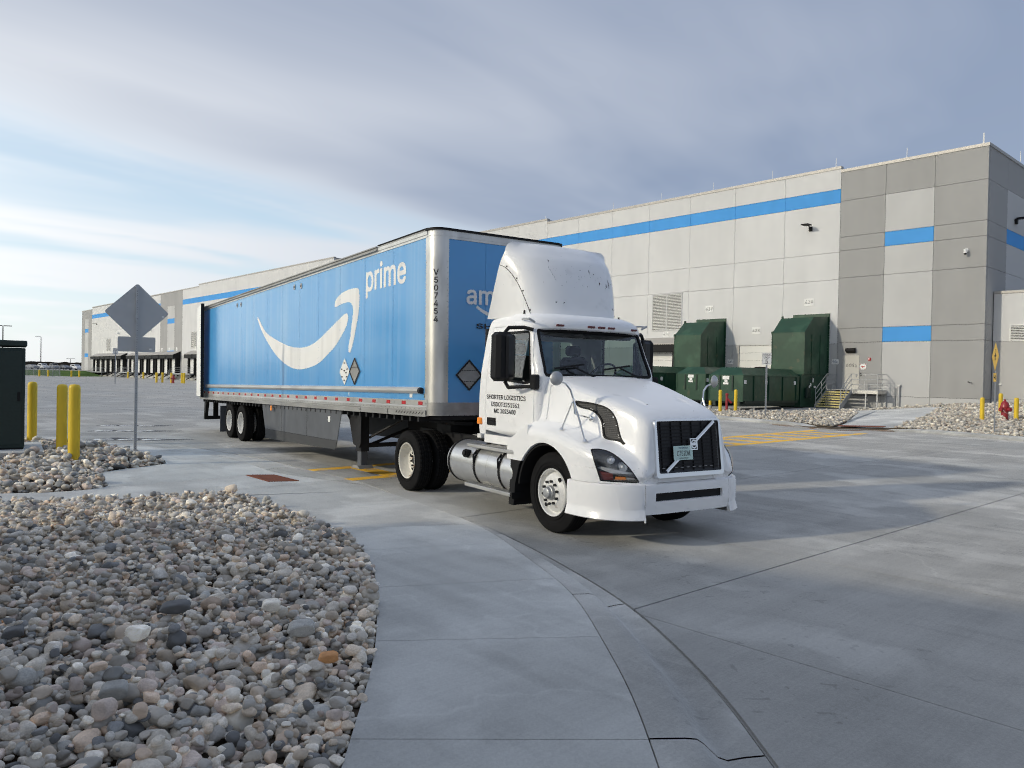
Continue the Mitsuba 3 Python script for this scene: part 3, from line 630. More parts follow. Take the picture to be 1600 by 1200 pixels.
def wall_lamp(a, z, label):
    t = thing('wall_lamp', label, 'wall lamp', 'wall lamps on the warehouse'); put('bracket', cat([box(a - .13, a + .13, -.12, -.0, z - .22, z + .12, .02), tube([(a, -.1, z), (a, -.45, z + .16)], .04, 8)]), 'm_black', t, BW)
    put('head', box(a - .28, a + .28, -1.05, -.38, z + .12, z + .20, .03), 'm_black', t, BW)
wall_lamp(-11.62, 13.42, 'black floodlight high on the white wall above dock 439'); wall_lamp(-204.3, 13.45, 'black floodlight at the far left end of the warehouse'); wall_lamp(-153.2, 13.25, 'black floodlight on the distant grey wall bay')
t = thing('side_wall_lamp', 'black floodlight on the shaded short side of the warehouse', 'wall lamp'); put('bracket', box(.0, .16, 5.6, 5.9, 13.05, 13.4, .02), 'm_black', t, BW); put('head', box(.12, 1.15, 5.5, 6.0, 13.35, 13.45, .03), 'm_black', t, BW)
t = thing('security_camera', 'small white dome camera high on the grey wall near the corner', 'camera'); put('mount', cat([box(-1.22, -1.04, -.06, 0, 10.55, 10.78, .02), cyl((-1.13, -.05, 10.66), (-1.13, -.3, 10.66), .04, 8), cyl((-1.13, -.3, 10.70), (-1.13, -.3, 10.45), .10, 12)]), 'm_white', t, BW); q = trimesh.creation.icosphere(2, .09); q.apply_translation((-1.13, -.3, 10.43)); put('dome', q, 'm_black_gloss', t, BW, smooth=True)
for a in (-184.5, -160.9):
    t = thing('far_security_camera', 'white dome camera high on the ' + ('leftmost' if a < -170 else 'middle') + ' distant white wall', 'camera', 'far wall cameras'); put('mount', box(a - .15, a + .15, -.5, 0, 10.3, 10.7, .03), 'm_white', t, BW)

# far docks: black canopies and curtains
def dock_bay(a, w, label):
    t = thing('dock_shelter', label, 'dock shelter', 'dock shelters along the far wall')
    put('hood', prism([(-1.5, 4.25), (-1.5, 4.98), (-.05, 5.66), (-.05, 4.25)], w * .93, 'x', a - w * .465), 'm_black', t, BW)
    put('hood_top', prism([(-1.53, 4.99), (-1.53, 5.05), (-.05, 5.75), (-.05, 5.68)], w * .95, 'x', a - w * .475), 'm_cap', t, BW)
    for s in (-1, 1): put('curtain', box(a + s * w * .36 - .2, a + s * w * .36 + .2, -.9, -.05, .95, 4.24), 'm_black', t, BW)
    put('door', box(a - 1.3, a + 1.3, -.55, -.03, 1.2, 4.2), 'm_sheet_white', t, BW)
    put('bumper', cat([box(a - 1.2, a - .75, -.35, -.05, .75, 1.15), box(a + .75, a + 1.2, -.35, -.05, .75, 1.15), prism([(-.05, .7), (-.05, .95), (-1.3, .25), (-1.3, .1)], .3, 'x', a - 1.3)]), 'm_black', t, BW)
    put('number_plate', box(a - .5, a + .1, -.03, -.01, 5.85, 6.55), 'm_white', t, BW)
for i in range(6): dock_bay(-201.8 + i * 4.4, 4.4, f'{ORD[i]} dark dock shelter from the left end of the far left row')
for i in range(7): dock_bay(-171.5 + i * 4.45, 4.45, f'{ORD[i]} dark dock shelter of the middle row, counted from the left')
for i in range(2): dock_bay(-134.6 + i * 4.4, 4.4, ['dark dock shelter just left of the open trailer door', 'dark dock shelter hidden behind the rear of the trailer'][i])


# steel stairs
def stair(a_top, zf, z0, a_low, landing_a1, label, depth=1.5, steps=7, dy=-.05, detail=True):
    """stairs run down to the left from a_top to a_low; landing to landing_a1"""
    t = thing('steel_stair', label, 'stairs', None if detail else 'steel stairs at the far docks'); y0, y1 = dy - depth, dy
    n = steps
    for i in range(n):
        f = i / n; a = a_low + (a_top - a_low) * f; z = z0 + (zf - z0) * (i + 1) / (n + 1)
        tr = put('tread', box(a, a + (a_top - a_low) / n + .05, y0 + .06, y1 - .06, z - .045, z, .006), 'm_galv', t, BW)
        if detail: put('nosing', box(a - .012, a + .13, y0 + .06, y1 - .06, z + .001, z + .012), 'm_tread_yellow', tr, BW); put('riser', box(a - .008, a + .0, y0 + .06, y1 - .06, z - .10, z - .0), 'm_tread_yellow', tr, BW)
    for y in (y0, y1 - .06): put('stringer', prism([(a_low - .12, z0), (a_low + .12, z0), (a_top + .2, zf - .22), (a_top + .2, zf), (a_top - .05, zf), (a_low - .12, z0 + .28)], .055, 'y', y), 'm_galv', t, BW)
    put('platform', box(a_top, landing_a1, y0, y1, zf - .06, zf, .01), 'm_galv', t, BW); put('edge_beam', cat([box(a_top + .0, landing_a1, y0 - .01, y0 + .05, zf - .28, zf - .06), box(landing_a1 - .05, landing_a1 + .01, y0 + .06, y1, zf - .28, zf - .06)]), 'm_galv', t, BW)
    for a, y in ((a_top + .08, y0 + .03), (landing_a1 - .05, y0 + .03), (landing_a1 - .05, y1 - .1)): put('leg', box(a - .045, a + .045, y - .045, y + .045, z0 - .1, zf - .28), 'm_galv', t, BW)
    H = 1.07; r = .024
    for y in (y0 + .03, y1 - .03):
        rails = [[(a_low, y, z0 + .2 + k), (a_top, y, zf + k), *([(landing_a1, y, zf + k)] if y < y1 - .1 else [(a_top + .4, y, zf + k)])] for k in (H, H * .66, H * .33)]
        for p in rails: put('rail', tube(p, r, 6), 'm_galv', t, BW)
        for a in ([a_low, (a_low + a_top) / 2, a_top] + ([landing_a1 - .03, (a_top + landing_a1) / 2] if y < y1 - .1 else [])):
            zb = z0 + .2 + (zf - z0 - .2) * min(1, max(0, (a - a_low) / (a_top - a_low))); put('post', cyl((a, y, zb - .2), (a, y, zb + H), r, 6), 'm_galv', t, BW)
    for k in (H, H * .66, H * .33): put('rail', tube([(landing_a1, y0 + .03, zf + k), (landing_a1, y1, zf + k)], r, 6), 'm_galv', t, BW)
def front_stair():
    """flight runs straight out from the wall, landing to the right of it"""
    t = thing('steel_stair', 'galvanised steel stair with yellow treads in front of the beige door', 'stairs'); aL, aR, aE, d1, d0, zf, zb = -9.42, -7.62, -5.86, 1.55, 3.15, 1.56, .22; n = 7; r = .024
    for i in range(n):
        d = d0 - (d0 - d1) * i / n; z = zb + (zf - zb) * (i + 1) / (n + 1)
        tr = put('tread', box(aL + .06, aR - .06, -d, -d + (d0 - d1) / n + .06, z - .04, z, .005), 'm_galv', t, BW); put('nosing', box(aL + .06, aR - .06, -d - .012, -d + .12, z + .001, z + .011), 'm_tread_yellow', tr, BW); put('nosing_front', box(aL + .06, aR - .06, -d - .012, -d - .001, z - .07, z), 'm_tread_yellow', tr, BW)
        put('print', cat([box(aL + .25 + k * .16, aL + .36 + k * .16, -d - .0145, -d - .0125, z - .055, z - .02) for k in range(4) if (k + i) % 5]), 'm_ink', tr, BW) if 0 < i < 6 else None
    for a in (aL, aR - .055): put('stringer', prism([(-d0 - .15, zb - .05), (-d0 + .12, zb - .05), (-d1 + .05, zf - .26), (-d1 + .05, zf + .0), (-d0 - .15, zb + .26)], .055, 'x', a), 'm_galv', t, BW)
    put('platform', cat([box(aL, aE, -d1, -.02, zf - .05, zf, .008)]), 'm_galv', t, BW); put('edge_beam', cat([box(aR, aE, -d1 - .012, -d1 + .04, zf - .27, zf - .055), box(aE - .05, aE + .01, -d1 + .045, -.02, zf - .27, zf - .055)]), 'm_alu', t, BW)
    for a, y in ((aR + .95, -d1 + .06), (aE - .05, -d1 + .06), (aE - .05, -.15), (aL + .05, -d1 + .06)): put('leg', box(a - .04, a + .04, y - .04, y + .04, zb - .2, zf - .05), 'm_galv', t, BW)
    H = 1.07; low = zb + .25
    for k in (H, H * .66, H * .33):
        for a in (aL + .03, aR - .03): put('rail', tube([(a, -d0 - .05, low + k), (a, -d1, zf + k)] + ([(a, -.05, zf + k)] if a < -9 else []), r, 6), 'm_galv', t, BW)
        put('rail', tube([(aR - .03, -d1, zf + k), (aE - .03, -d1, zf + k), (aE - .03, -.05, zf + k)], r, 6), 'm_galv', t, BW)
    for a in (aL + .03, aR - .03):
        for d, z in ((d0 + .05, low), ((d0 + d1) / 2, (low + zf) / 2), (d1, zf)): put('post', cyl((a, -d, z - .25), (a, -d, z + H), r, 6), 'm_galv', t, BW)
    for a, y in ((aL + .03, -.75), (aL + .03, -.05), (aR + .9, -d1), (aE - .03, -d1), (aE - .03, -.75)): put('post', cyl((a, y, zf), (a, y, zf + H), r, 6), 'm_galv', t, BW)
front_stair()
stair(-206.9, 1.2, -.1, -211.8, -192.8, 'long grey ramp and landing at the far left end of the warehouse', 1.6, 8, detail=False)
stair(-177.4, 1.3, -.1, -183.0, -172.0, 'grey steel stair between the two far rows of dock shelters', 1.6, 8, detail=False)
stair(-142.6, 1.35, -.1, -147.0, -133.2, 'grey steel stair close to the rear of the trailer', 1.6, 8, detail=False)

def chute(aR, d, zt, zs, label):
    aL = aR - 2.45; t = thing('waste_chute', label, 'waste chute', 'green waste chutes')
    body = loft([[(a, -d, 2.55), (a, -d, zs), (a, -d + 1.25, zt), (a, -.06, zt + .18), (a, -.06, 2.55)] for a in (aL, aR)])
    put('hopper', body, 'm_green', t, BW)
    put('wall_flange', cat([box(aL - .30, aR + .02, -.055, -.01, zt + .05, zt + .42), box(aL - .30, aL - .02, -.055, -.01, 2.5, zt + .05), box(aR + .02, aR + .07, -.10, -.01, 2.5, zt + .42)]), 'm_green', t, BW)
    put('corner_rib', cat([box(aR - .04, aR + .03, -d - .03, -d + .05, 2.6, zs), box(aL - .03, aL + .04, -d - .03, -d + .05, 2.6, zs), box(aL - .06, aL + .05, -d - .06, -d + .12, zs - .1, zs + .10), box(aL + .02, aL + .12, -d + 1.2, -d + 1.36, zt, zt + .16)]), 'm_green', t, BW)
    for y in (-d * .35, -d * .7): put('side_rib', box(aR + .0, aR + .035, y - .05, y + .05, 2.6, zs - .1), 'm_green', t, BW)
    put('front_seam', cat([box(aL + .08, aR - .08, -d - .018, -d + .01, zs - .72, zs - .69), box(aL + .08, aR - .08, -d - .018, -d + .01, zs - .02, zs + .0)]), 'm_green', t, BW)
    put('ram_housing', box(aL + .1, aR - .08, -d - .2, -.1, .25, 2.56, .03), 'm_green', t, BW)
    put('hydraulic_pack', cat([box(aR - .07, aR + .12, -d + .3, -d + .9, .9, 1.6, .03), tube([(aR + .05, -d + .6, 1.6), (aR + .1, -d + .7, 2.2), (aR + .05, -d + 1.6, 2.4)], .025, 6)]), 'm_green_dark', t, BW)
    lab(put('notice', cat([box(aR - .07, aR - .06, -d + 1.1, -d + 1.25, 1.7, 1.95), box(aR - .0, aR + .01, -2.3, -2.15, 2.0, 2.35), box(aR - .0, aR + .01, -2.9, -2.7, 1.6, 1.8), box(aR - .0, aR + .01, -2.1, -1.8, 1.6, 1.75)]), 'm_white', t, BW), 'small white notices')


def container(aR, d0, d1, z0, zt, label, w=2.45, signs=True):
    aL = aR - w; t = thing('waste_container', label, 'waste container', 'green waste containers'); zc = zt - .5; c = .52
    rings = lambda d, i, k: [(aL + i, -d, z0 + .35), (aL + i, -d, k), (aL + i + (c if k > zc - .01 else 0), -d, k), (aR - i - (c if k > zc - .01 else 0), -d, k), (aR - i, -d, k), (aR - i, -d, z0 + .35)]
    P = np.array([(a, -d, z) for d, cc in ((d0, 0), (d1, 0)) for a in (aL, aR) for z in (z0 + .35, zc)] + [(a, -d, zt) for d in (d0 + .1, d1 - c * 1.1) for a in (aL + c, aR - c)])
    put('shell', trimesh.convex.convex_hull(P), 'm_green', t, BW)
    put('skid', cat([box(aL + .25, aL + .45, -d1 + .05, -d0, z0, z0 + .36), box(aR - .45, aR - .25, -d1 + .05, -d0, z0, z0 + .36), box(aL + .02, aR - .02, -d1 + .3, -d0 - .1, z0 + .18, z0 + .36)]), 'm_green_dark', t, BW)
    for f in np.linspace(d0 + .4, d1 - 1.3, 4): put('side_rib', box(aR - .005, aR + .07, -f - .06, -f + .06, z0 + .36, zc - .05, .01), 'm_green', t, BW)
    put('top_rail', box(aR - .02, aR + .05, -d1 + .02, -d0, zc - .05, zc + .03, .01), 'm_green', t, BW)
    for x in (aL + .72, aR - .78): put('door_bar', box(x, x + .10, -d1 - .06, -d1 + .01, z0 + 1.0, zc - .04, .01), 'm_green_dark', t, BW)
    put('end_frame', cat([box(aL - .02, aL + .06, -d1 - .03, -d1 + .05, z0 + .3, zc), box(aR - .06, aR + .02, -d1 - .03, -d1 + .05, z0 + .3, zc), box(aL, aR, -d1 - .03, -d1 + .05, z0 + .3, z0 + .42)]), 'm_green', t, BW)
    if signs:
        lab(put('notice', cat([box((aL + aR) / 2 - .24, (aL + aR) / 2 + .24, -d1 - .02, -d1 - .005, zc - .28, zc - .06), box((aL + aR) / 2 - .10, (aL + aR) / 2 + .12, -d1 - .02, -d1 - .005, zc - .45, zc - .3), box((aL + aR) / 2 - .2, (aL + aR) / 2 + .18, -d1 - .02, -d1 - .005, zc - .60, zc - .47)]), 'm_white', t, BW), 'white warning notices')
    for f in (d0 + .6, (d0 + d1) / 2 + .8, d1 - .25): put('sticker', box(aR + .0, aR + .012, -f - .14, -f + .14, zc - .55, zc - .30), 'm_sheet_white', t, BW)
chute(-10.08, 3.6, 6.62, 5.5, 'taller looking dark green chute, right of the white dock door'); chute(-18.66, 3.45, 6.62, 5.55, 'dark green chute left of the white dock door, nearer the truck')
container(-10.05, 4.3, 11.5, .38, 2.86, 'dark green waste container below the right chute, nearest the stairs')
container(-15.05, 1.0, 8.1, .30, 2.94, 'dark green waste container standing between the two chutes')
container(-19.0, 4.0, 10.2, .30, 2.98, 'dark green waste container below the left chute, half hidden by the truck', signs=False)


# ------------------------------------------------------------------ street furniture
def bollard(xy, z0, h, r, label, group=None, flat=False):
    x, y = xy; t = thing('bollard', label, 'bollard', group)
    prof = [(r, -.3), (r, h - .09), (r * .93, h - .045), (r * .7, h - .012), (0, h)]
    put('sleeve', lathe(prof, 28), 'm_yellow', t, M4(None, (x, y, z0)), smooth=50)
    put('collar', lathe([(r + .012, -.3), (r + .012, .03), (r, .035)], 24), 'm_sidewalk_new', t, M4(None, (x, y, z0)))
bollard((-8.73, 15.38), .08, 1.56, .107, 'yellow bollard at the front of the middle rock bed, beside the sign post')
bollard((-9.95, 17.05), .08, 1.52, .107, 'yellow bollard just behind and left of the foremost one')
bollard((-11.98, 19.25), .08, 1.52, .107, 'yellow bollard against the dark green cabinet')
for (a, d), z, h, l in (((-15.2, 13.2), .25, 1.35, 'leftmost yellow bollard showing above the white bonnet'), ((-13.22, 10.24), .3, 1.45, 'yellow bollard left of the red pipe in front of the green containers'), ((-8.15, 17.01), .22, 1.25, 'yellow bollard behind the round bonnet mirror'), ((-8.32, 15.14), .24, 1.25, 'yellow bollard right of the round bonnet mirror'), ((-10.35, 2.9), .3, 1.32, 'yellow bollard between the right green container and the steel stair'),
                       ((4.15, 14.35), .25, 1.2, 'yellow bollard left of the red hydrant'), ((3.6, 9.6), .38, 1.25, 'yellow bollard half hidden behind the sign post and hydrant'), ((5.39, 13.82), .28, 1.2, 'yellow bollard right of the red hydrant')):
    bollard(bp(a, d), z, h, .095, l)
for i, (x, y) in enumerate(((-101.1, 164.7), (-99.2, 164.7), (-95.0, 166.0), (-93.3, 166.0), (-79.8, 160.0), (-76.6, 160.0))): bollard((x, y), -.1, 1.5, .17, f'{ORD[i]} thin yellow bollard along the far grass bank, counted from the left', 'far bollards by the grass')
for i, (x, y) in enumerate(((-52.9, 114.6), (-52.2, 115.0), (-51.0, 115.3), (-50.0, 113), (-48.6, 113.4), (-47.7, 112))):
    if i != 3: bollard((x, y), 0, 1.55, .16, f'{ORD[i - (i > 3)]} yellow bollard around the far red hydrant, counted from the left', 'bollards around the far hydrant')


def hydrant(xy, z0, s, label):
    t = thing('fire_hydrant', label, 'fire hydrant'); mt = M4(np.eye(3) * s, (*xy, z0))
    put('barrel', lathe([(.17, -.3), (.17, .04), (.12, .05), (.115, .12), (.11, .50), (.15, .52), (.15, .57), (.135, .60), (.12, .68), (.07, .74), (.03, .76), (.03, .82), (0, .82)], 24), 'm_hydrant', t, mt, smooth=35)
    for a in (20, 200, 290): c, s_ = math.cos(math.radians(a)), math.sin(math.radians(a)); put('nozzle', cat([cyl((0, 0, .45), (.19 * c, .19 * s_, .45), .055, 14), cyl((.16 * c, .16 * s_, .45), (.23 * c, .23 * s_, .45), .075, 8)]), 'm_hydrant', t, mt)
    put('flange', cat([cyl((.14 * math.cos(k), .14 * math.sin(k), .045), (.14 * math.cos(k), .14 * math.sin(k), .075), .014, 6) for k in np.arange(8) * .785]), 'm_hydrant', t, mt)
    put('chain', tube([(.2 * math.cos(-1.2), .2 * math.sin(-1.2), .44), (.05, -.2, .30), (-.1, -.19, .34), (-.14, -.12, .44)], .008, 5), 'm_galv', t, mt)
hydrant(bp(4.84, 13.5), .33, 1.28, 'red fire hydrant standing in the rocks between yellow bollards at the right'); hydrant((-50.0, 113.6), .0, 1.5, 'tiny red fire hydrant far away near the dock shelters')
t = thing('standpipe', 'dark red standpipe beside a yellow bollard, seen past the bonnet', 'standpipe'); q = bp(-9.3, 14.5); put('pipe', cat([cyl((0, 0, -.2), (0, 0, .95), .075, 14), cyl((0, 0, .75), (.25, -.1, .45), .06, 10)]), 'm_hydrant', t, M4(None, (*q, .22)), smooth=40); put('cap', lathe([(.1, .9), (.1, .98), (.05, 1.03), (0, 1.03)], 14), 'm_hydrant', t, M4(None, (*q, .22)))


def u_post(h, w=.06):
    m = prism([(-w / 2 - .012, .0), (-w / 2, .0), (-w / 2 + .006, .028), (w / 2 - .006, .028), (w / 2, .0), (w / 2 + .012, .0), (w / 2 + .012, .005), (w / 2 + .004, .005), (w / 2 - .002, .033), (-w / 2 + .002, .033), (-w / 2 - .004, .005), (-w / 2 - .012, .005)], h + .4, 'z', -.4)
    return m
# the diamond sign seen from behind (local: y points away from the lens side)
sp = np.array([-8.29, 16.99]); face = math.degrees(math.atan2(-sp[0], sp[1]))
SM = M4(rotz(face + 3.5), (*sp, .06))
t = thing('traffic_sign', 'bare grey back of a diamond sign with a plate below on a punched steel post', 'sign')
post = box(-.03, .03, -.03, .03, -.3, 3.72); put('post', post, 'm_galv', t, SM)
holes_ = [cyl((0, -.0312, z), (0, -.0300, z), .0065, 8) for z in np.arange(.1, 3.65, .0255 * 2)]; lab(put('post_hole', cat(holes_), 'm_black', t, SM), kind='stuff')
def diamond(s, r): return affinity.rotate(sbox(-s / 2 + r, -s / 2 + r, s / 2 - r, s / 2 - r).buffer(r, quad_segs=6), 45, origin=(0, 0))
dm_ = prism(affinity.translate(diamond(.915, .05), 0, 3.15), .004, 'y', .034); dk = put('diamond_plate', dm_, 'm_sign_back', t, SM); lab(dk, 'grey unpainted back of the diamond plate')
put('rear_seam', prism(affinity.translate(affinity.rotate(sbox(-.452, .27, .452, .278), 45, origin=(0, 0)), 0, 3.15), .003, 'y', .0305), 'm_galv', t, SM)
put('sticker', cat([box(.50, .545, .031, .0335, 3.07, 3.10), box(.25, .30, .031, .0335, 2.335, 2.365)]), 'm_white', t, SM)
put('lower_plate', prism(affinity.translate(sbox(-.345, -.135, .345, .135).buffer(.03), 0, 2.45), .004, 'y', .034), 'm_sign_back', t, SM)
for z in (2.37, 2.53, 2.95, 3.4): put('bolt', cyl((0, -.045, z), (0, -.03, z), .014, 6), 'm_galv', t, SM)


def speed_sign(xy, z0, yaw, h, label, s=1.0):
    t = thing('speed_sign', label, 'sign'); mt = M4(rotz(yaw) * s, (*xy, z0))
    put('post', u_post(h), 'm_galv', t, mt); put('plate', prism(affinity.translate(sbox(-.21, -.28, .21, .28).buffer(.025), 0, h - .28), .004, 'y', -.006), 'm_white', t, mt)
    for txt, z, w, hh in (('SPEED', h - .09, .34, .09), ('LIMIT', h - .21, .30, .09), ('5', h - .42, .13, .21)): put('lettering', place_text(rot_text(txt, .1, .002, True), (0, -.0065, z), (1, 0, 0), (0, 0, 1), w=w, h=hh), 'm_ink', t, mt)
    put('border', cat([box(-.215, .215, -.0085, -.0062, h - .545, h - .535), box(-.215, .215, -.0085, -.0062, h - .025, h - .015), box(-.22, -.21, -.0085, -.0062, h - .54, h - .02), box(.21, .22, -.0085, -.0062, h - .54, h - .02)]), 'm_ink', t, mt)
q = bp(-4.3, 18.9); speed_sign(q, .14, math.degrees(math.atan2(-q[0], q[1])) + 12, 3.28, 'white speed limit 5 sign on a thin post in front of the green container')
q = np.array([-50.5, 98.0]); speed_sign(q, 0., math.degrees(math.atan2(-q[0], q[1])), 3.5, 'tiny speed limit sign far away behind the diamond sign post', 1.3)
q = bp(6.43, 20.75); YM = M4(rotz(math.degrees(math.atan2(-q[0], q[1])) - 78), (*q, .13)); t = thing('crossing_sign', 'yellow diamond crossing sign seen almost edge on beside the red hydrant', 'sign')
put('post', u_post(3.55, .05), 'm_galv', t, YM); put('diamond_plate', prism(affinity.translate(diamond(.80, .04), 0, 3.0), .005, 'y', -.012), 'm_sign_yellow', t, YM); put('lower_plate', box(-.22, .22, -.012, -.007, 2.02, 2.36), 'm_sign_yellow', t, YM)
put('symbol', cat([box(-.05, .05, -.015, -.0125, 2.85, 3.15), box(-.14, .14, -.015, -.0125, 3.0, 3.06), box(-.03, .03, -.015, -.0125, 3.2, 3.28), box(-.14, .12, -.0145, -.0122, 2.16, 2.22), box(.02, .12, -.0145, -.0122, 2.1, 2.28)]), 'm_ink', t, YM)

# utility cabinet
t = thing('utility_cabinet', 'dark green utility cabinet on a concrete pad at the left edge', 'utility cabinet'); CM = M4(np.stack([[*(-cu), 0], [*cw, 0], [0, 0, 1]], 1), (*c0, .17))
put('body', box(-2.1, 0, 0, 1.25, .03, 2.20, .015), 'm_cabinet', t, CM); put('base', box(-2.08, -.02, .02, 1.23, 0, .03), 'm_black', t, CM); put('lid', box(-2.14, .03, -.04, 1.29, 2.235, 2.36, .02), 'm_cabinet', t, CM)
for i in range(2): d = put('door', box(-2.06 + i * 1.02, -1.08 + i * 1.02, -.018, -.002, .1, 2.14, .006), 'm_cabinet', t, CM); put('latch', box(-1.16 + i * 1.02, -1.11 + i * 1.02, -.04, -.018, 1.05, 1.25, .008), 'm_black', d, CM)

# lamp posts
def lamp_post(x, y, h, arms, label):
    t = thing('lamp_post', label, 'lamp post'); mt = M4(rotz(math.degrees(math.atan2(-x, y))), (x, y, 0)); put('pole', lathe([(.16, -.2), (.09, h), (0, h)], 12), 'm_dark_metal', t, mt); put('base', lathe([(.3, -.2), (.3, .8), (0, .8)], 12), 'm_sidewalk_new', t, mt)
    for s in arms: hd = put('head', box(min(s * .1, s * 1.6), max(s * .1, s * 1.5), -.25, .25, h - .04, h + .10, .03), 'm_dark_metal', t, mt)
lamp_post(-101, 152.6, 10.0, (-1, 1), 'double armed lamp post at the far left edge above the cabinet'); lamp_post(-150, 245, 11.6, (-1,), 'tall grey lamp post behind the parked cars'); lamp_post(-172, 300, 5.6, (-1, 1), 'short lamp post with a flat head behind the parked cars')

# ------------------------------------------------------------------ wheels (axle along y, outer face towards -y at y = 0)
def tyre(R, W, rim, lug=False, n=120):
    w = W / 2; prof = [(rim, -w * .72), (rim + .012, -w * .86), (rim + .10, -w * .99), (R - .11, -w * 1.0), (R - .04, -w * .93), (R - .012, -w * .85)]
    gr = [-.62, -.28, .0, .28, .62]
    for g in gr: prof += [(R, w * (g - .06)), (R - .013, w * (g - .045)), (R - .013, w * (g + .045)), (R, w * (g + .06))]
    prof += [(R - .012, w * .85), (R - .04, w * .93), (R - .11, w), (rim + .10, w * .99), (rim + .012, w * .86), (rim, w * .72), (rim - .005, 0), (rim, -w * .72)]
    m = lathe(prof, n); v = m.vertices.copy(); r = np.hypot(v[:, 0], v[:, 1]); th = np.arctan2(v[:, 1], v[:, 0])
    if lug:
        k = np.round(th / (2 * np.pi) * n).astype(int); cut = (np.abs(v[:, 2]) > w * .2) & (r > R - .05) & (k % 3 == (v[:, 2] > 0))
        sc = np.where(cut, (r - .013) / r, 1); v[:, :2] *= sc[:, None]
    m.vertices = np.stack([v[:, 0], v[:, 2], v[:, 1]], 1); m.invert()
    for rr in (rim + .045, R - .13):                                     # raised rings on the sidewall
        q = lathe([(rr, -w * 1.015), (rr + .012, -w * 1.015), (rr + .014, -w * .97), (rr - .002, -w * .97), (rr, -w * 1.015)], 64); u = q.vertices; q.vertices = np.stack([u[:, 0], u[:, 2], u[:, 1]], 1); q.invert(); m = cat([m, q])
    return m
def ylathe(prof, n=40):
    q = lathe(prof, n); u = q.vertices.copy(); q.vertices = np.stack([u[:, 0], u[:, 2], u[:, 1]], 1); q.invert(); return q
TY_STEER, TY_DRIVE = mikit.ply(tyre(.51, .28, .29), 'm_rubber', smooth=30), mikit.ply(tyre(.51, .27, .29, True), 'm_rubber', smooth=30)
# disc wheels: profile (radius, depth from the outer face)
def rim_front(): return ylathe([(.292, -.10), (.305, -.125), (.300, -.135), (.288, -.125), (.280, -.06), (.262, -.045), (.235, -.10), (.17, -.135), (.165, -.142), (.09, -.142), (.09, -.05), (.2, .0), (.292, .05), (.292, -.10)])
def rim_deep(): return ylathe([(.292, -.10), (.305, -.122), (.298, -.132), (.286, -.12), (.279, -.07), (.262, -.01), (.240, .025), (.20, .045), (.165, .05), (.10, .05), (.10, .16), (.292, .16), (.292, -.10)])
RIM_F, RIM_D, RIM_T = mikit.ply(rim_front(), 'm_rim_white', smooth=25), mikit.ply(rim_deep(), 'm_rim_cream', smooth=25), mikit.ply(rim_deep(), 'm_rim_white', smooth=25)
def nuts(rad, y, n=10, ln=.035): return cat([cyl((rad * math.cos(a), y + .01, rad * math.sin(a)), (rad * math.cos(a), y - ln, rad * math.sin(a)), .017, 6) for a in np.arange(n) * 2 * np.pi / n + .2])
def ovals(rad, y, n, a0=.5): return cat([(lambda m: (m.apply_transform(trimesh.transformations.rotation_matrix(-a, [0, 1, 0])), m)[1])(cyl((rad, y + .012, 0), (rad, y - .003, 0), .028, 14)) for a in np.arange(n) * 2 * np.pi / n + a0])
def lean(m, ang, rad):
    return m
def wheel(parent, mat, kind):
    w = key('wheel', parent)
    if kind == 'steer':
        put('tyre', TY_STEER, None, w, mat); r = put('rim', RIM_F, None, w, mat); [put('lug_nut', q_, 'm_dark_metal', w, mat) for q_ in nuts(.143, -.142).split()]; put('hub', ylathe([(.0, -.235), (.04, -.235), (.062, -.225), (.075, -.19), (.085, -.185), (.095, -.142), (.0, -.142)], 24), 'm_galv', w, mat, smooth=30)
        hh = ovals(.218, -.118, 2, .9); put('hand_hole', hh, 'm_black', w, mat)
    else:
        put('tyre', TY_DRIVE, None, w, mat); put('rim', RIM_D if kind == 'drive' else RIM_T, None, w, mat); lab(put('lug_nut', nuts(.135, .05), 'm_dark_metal', w, mat), kind='stuff'); put('hub', ylathe([(0, .0), (.055, .005), (.075, .02), (.1, .06), (0, .06)], 20), 'm_dark_metal', w, mat, smooth=30); put('hand_hole', ovals(.205, .04, 5, .3), 'm_black', w, mat)
    return w


# ------------------------------------------------------------------ trailer (local x forward from the front wall, y to its left, z up)
ty_ = -.9759216; tc, ts = math.cos(ty_), math.sin(ty_); tp_, tr_ = .0166017, .0043675
TM = M4(np.array([[tc, -ts, 0], [ts, tc, 0], [0, 0, 1.]]) @ np.array([[1, 0, -tp_], [0, 1, -tr_], [tp_, tr_, 1]]), (-.1363523, 12.7710081, .1773573))
TF = M4(rotz(math.degrees(ty_)), (-.1363523, 12.7710081, 0))              # level, for what stands on the road
tl = thing('semi_trailer', 'long blue box trailer with a white smile arrow and aluminium rails behind the truck', 'trailer')
def tput(name, mesh, m, parent=tl, mat=TM, **k): return put(name, mesh, m, parent, mat, **k)
W = 1.295; X1 = -16.12
tput('box_core', box(X1 + .05, -.06, -W + .06, W - .04, 1.18, 4.06), 'm_skirt_low')
for i in range(13):
    x1 = -.27 - i * 1.2165; x0 = x1 - 1.2165 + .0045
    tput('side_panel', box(x0, x1, -W, -W + .03, 1.39, 3.985), 'm_trailer_blue')
tput('far_side_panel', box(X1, -.27, W - .03, W, 1.39, 3.985), 'm_trailer_blue')
rv = []
base_r = trimesh.creation.cylinder(.0075, .004, sections=6); base_r.apply_transform(trimesh.transformations.rotation_matrix(math.pi / 2, [1, 0, 0]))
for i in range(14):
    for dx in (-.022, .022):
        for z in np.arange(1.44, 3.98, .075):
            if i < 9: q = base_r.copy(); q.apply_translation((-.27 - i * 1.2165 + dx - (.022 if i == 0 else 0), -W - .0015, z)); rv.append(q)
lab(tput('rivet', cat(rv), 'm_trailer_blue'), kind='stuff')
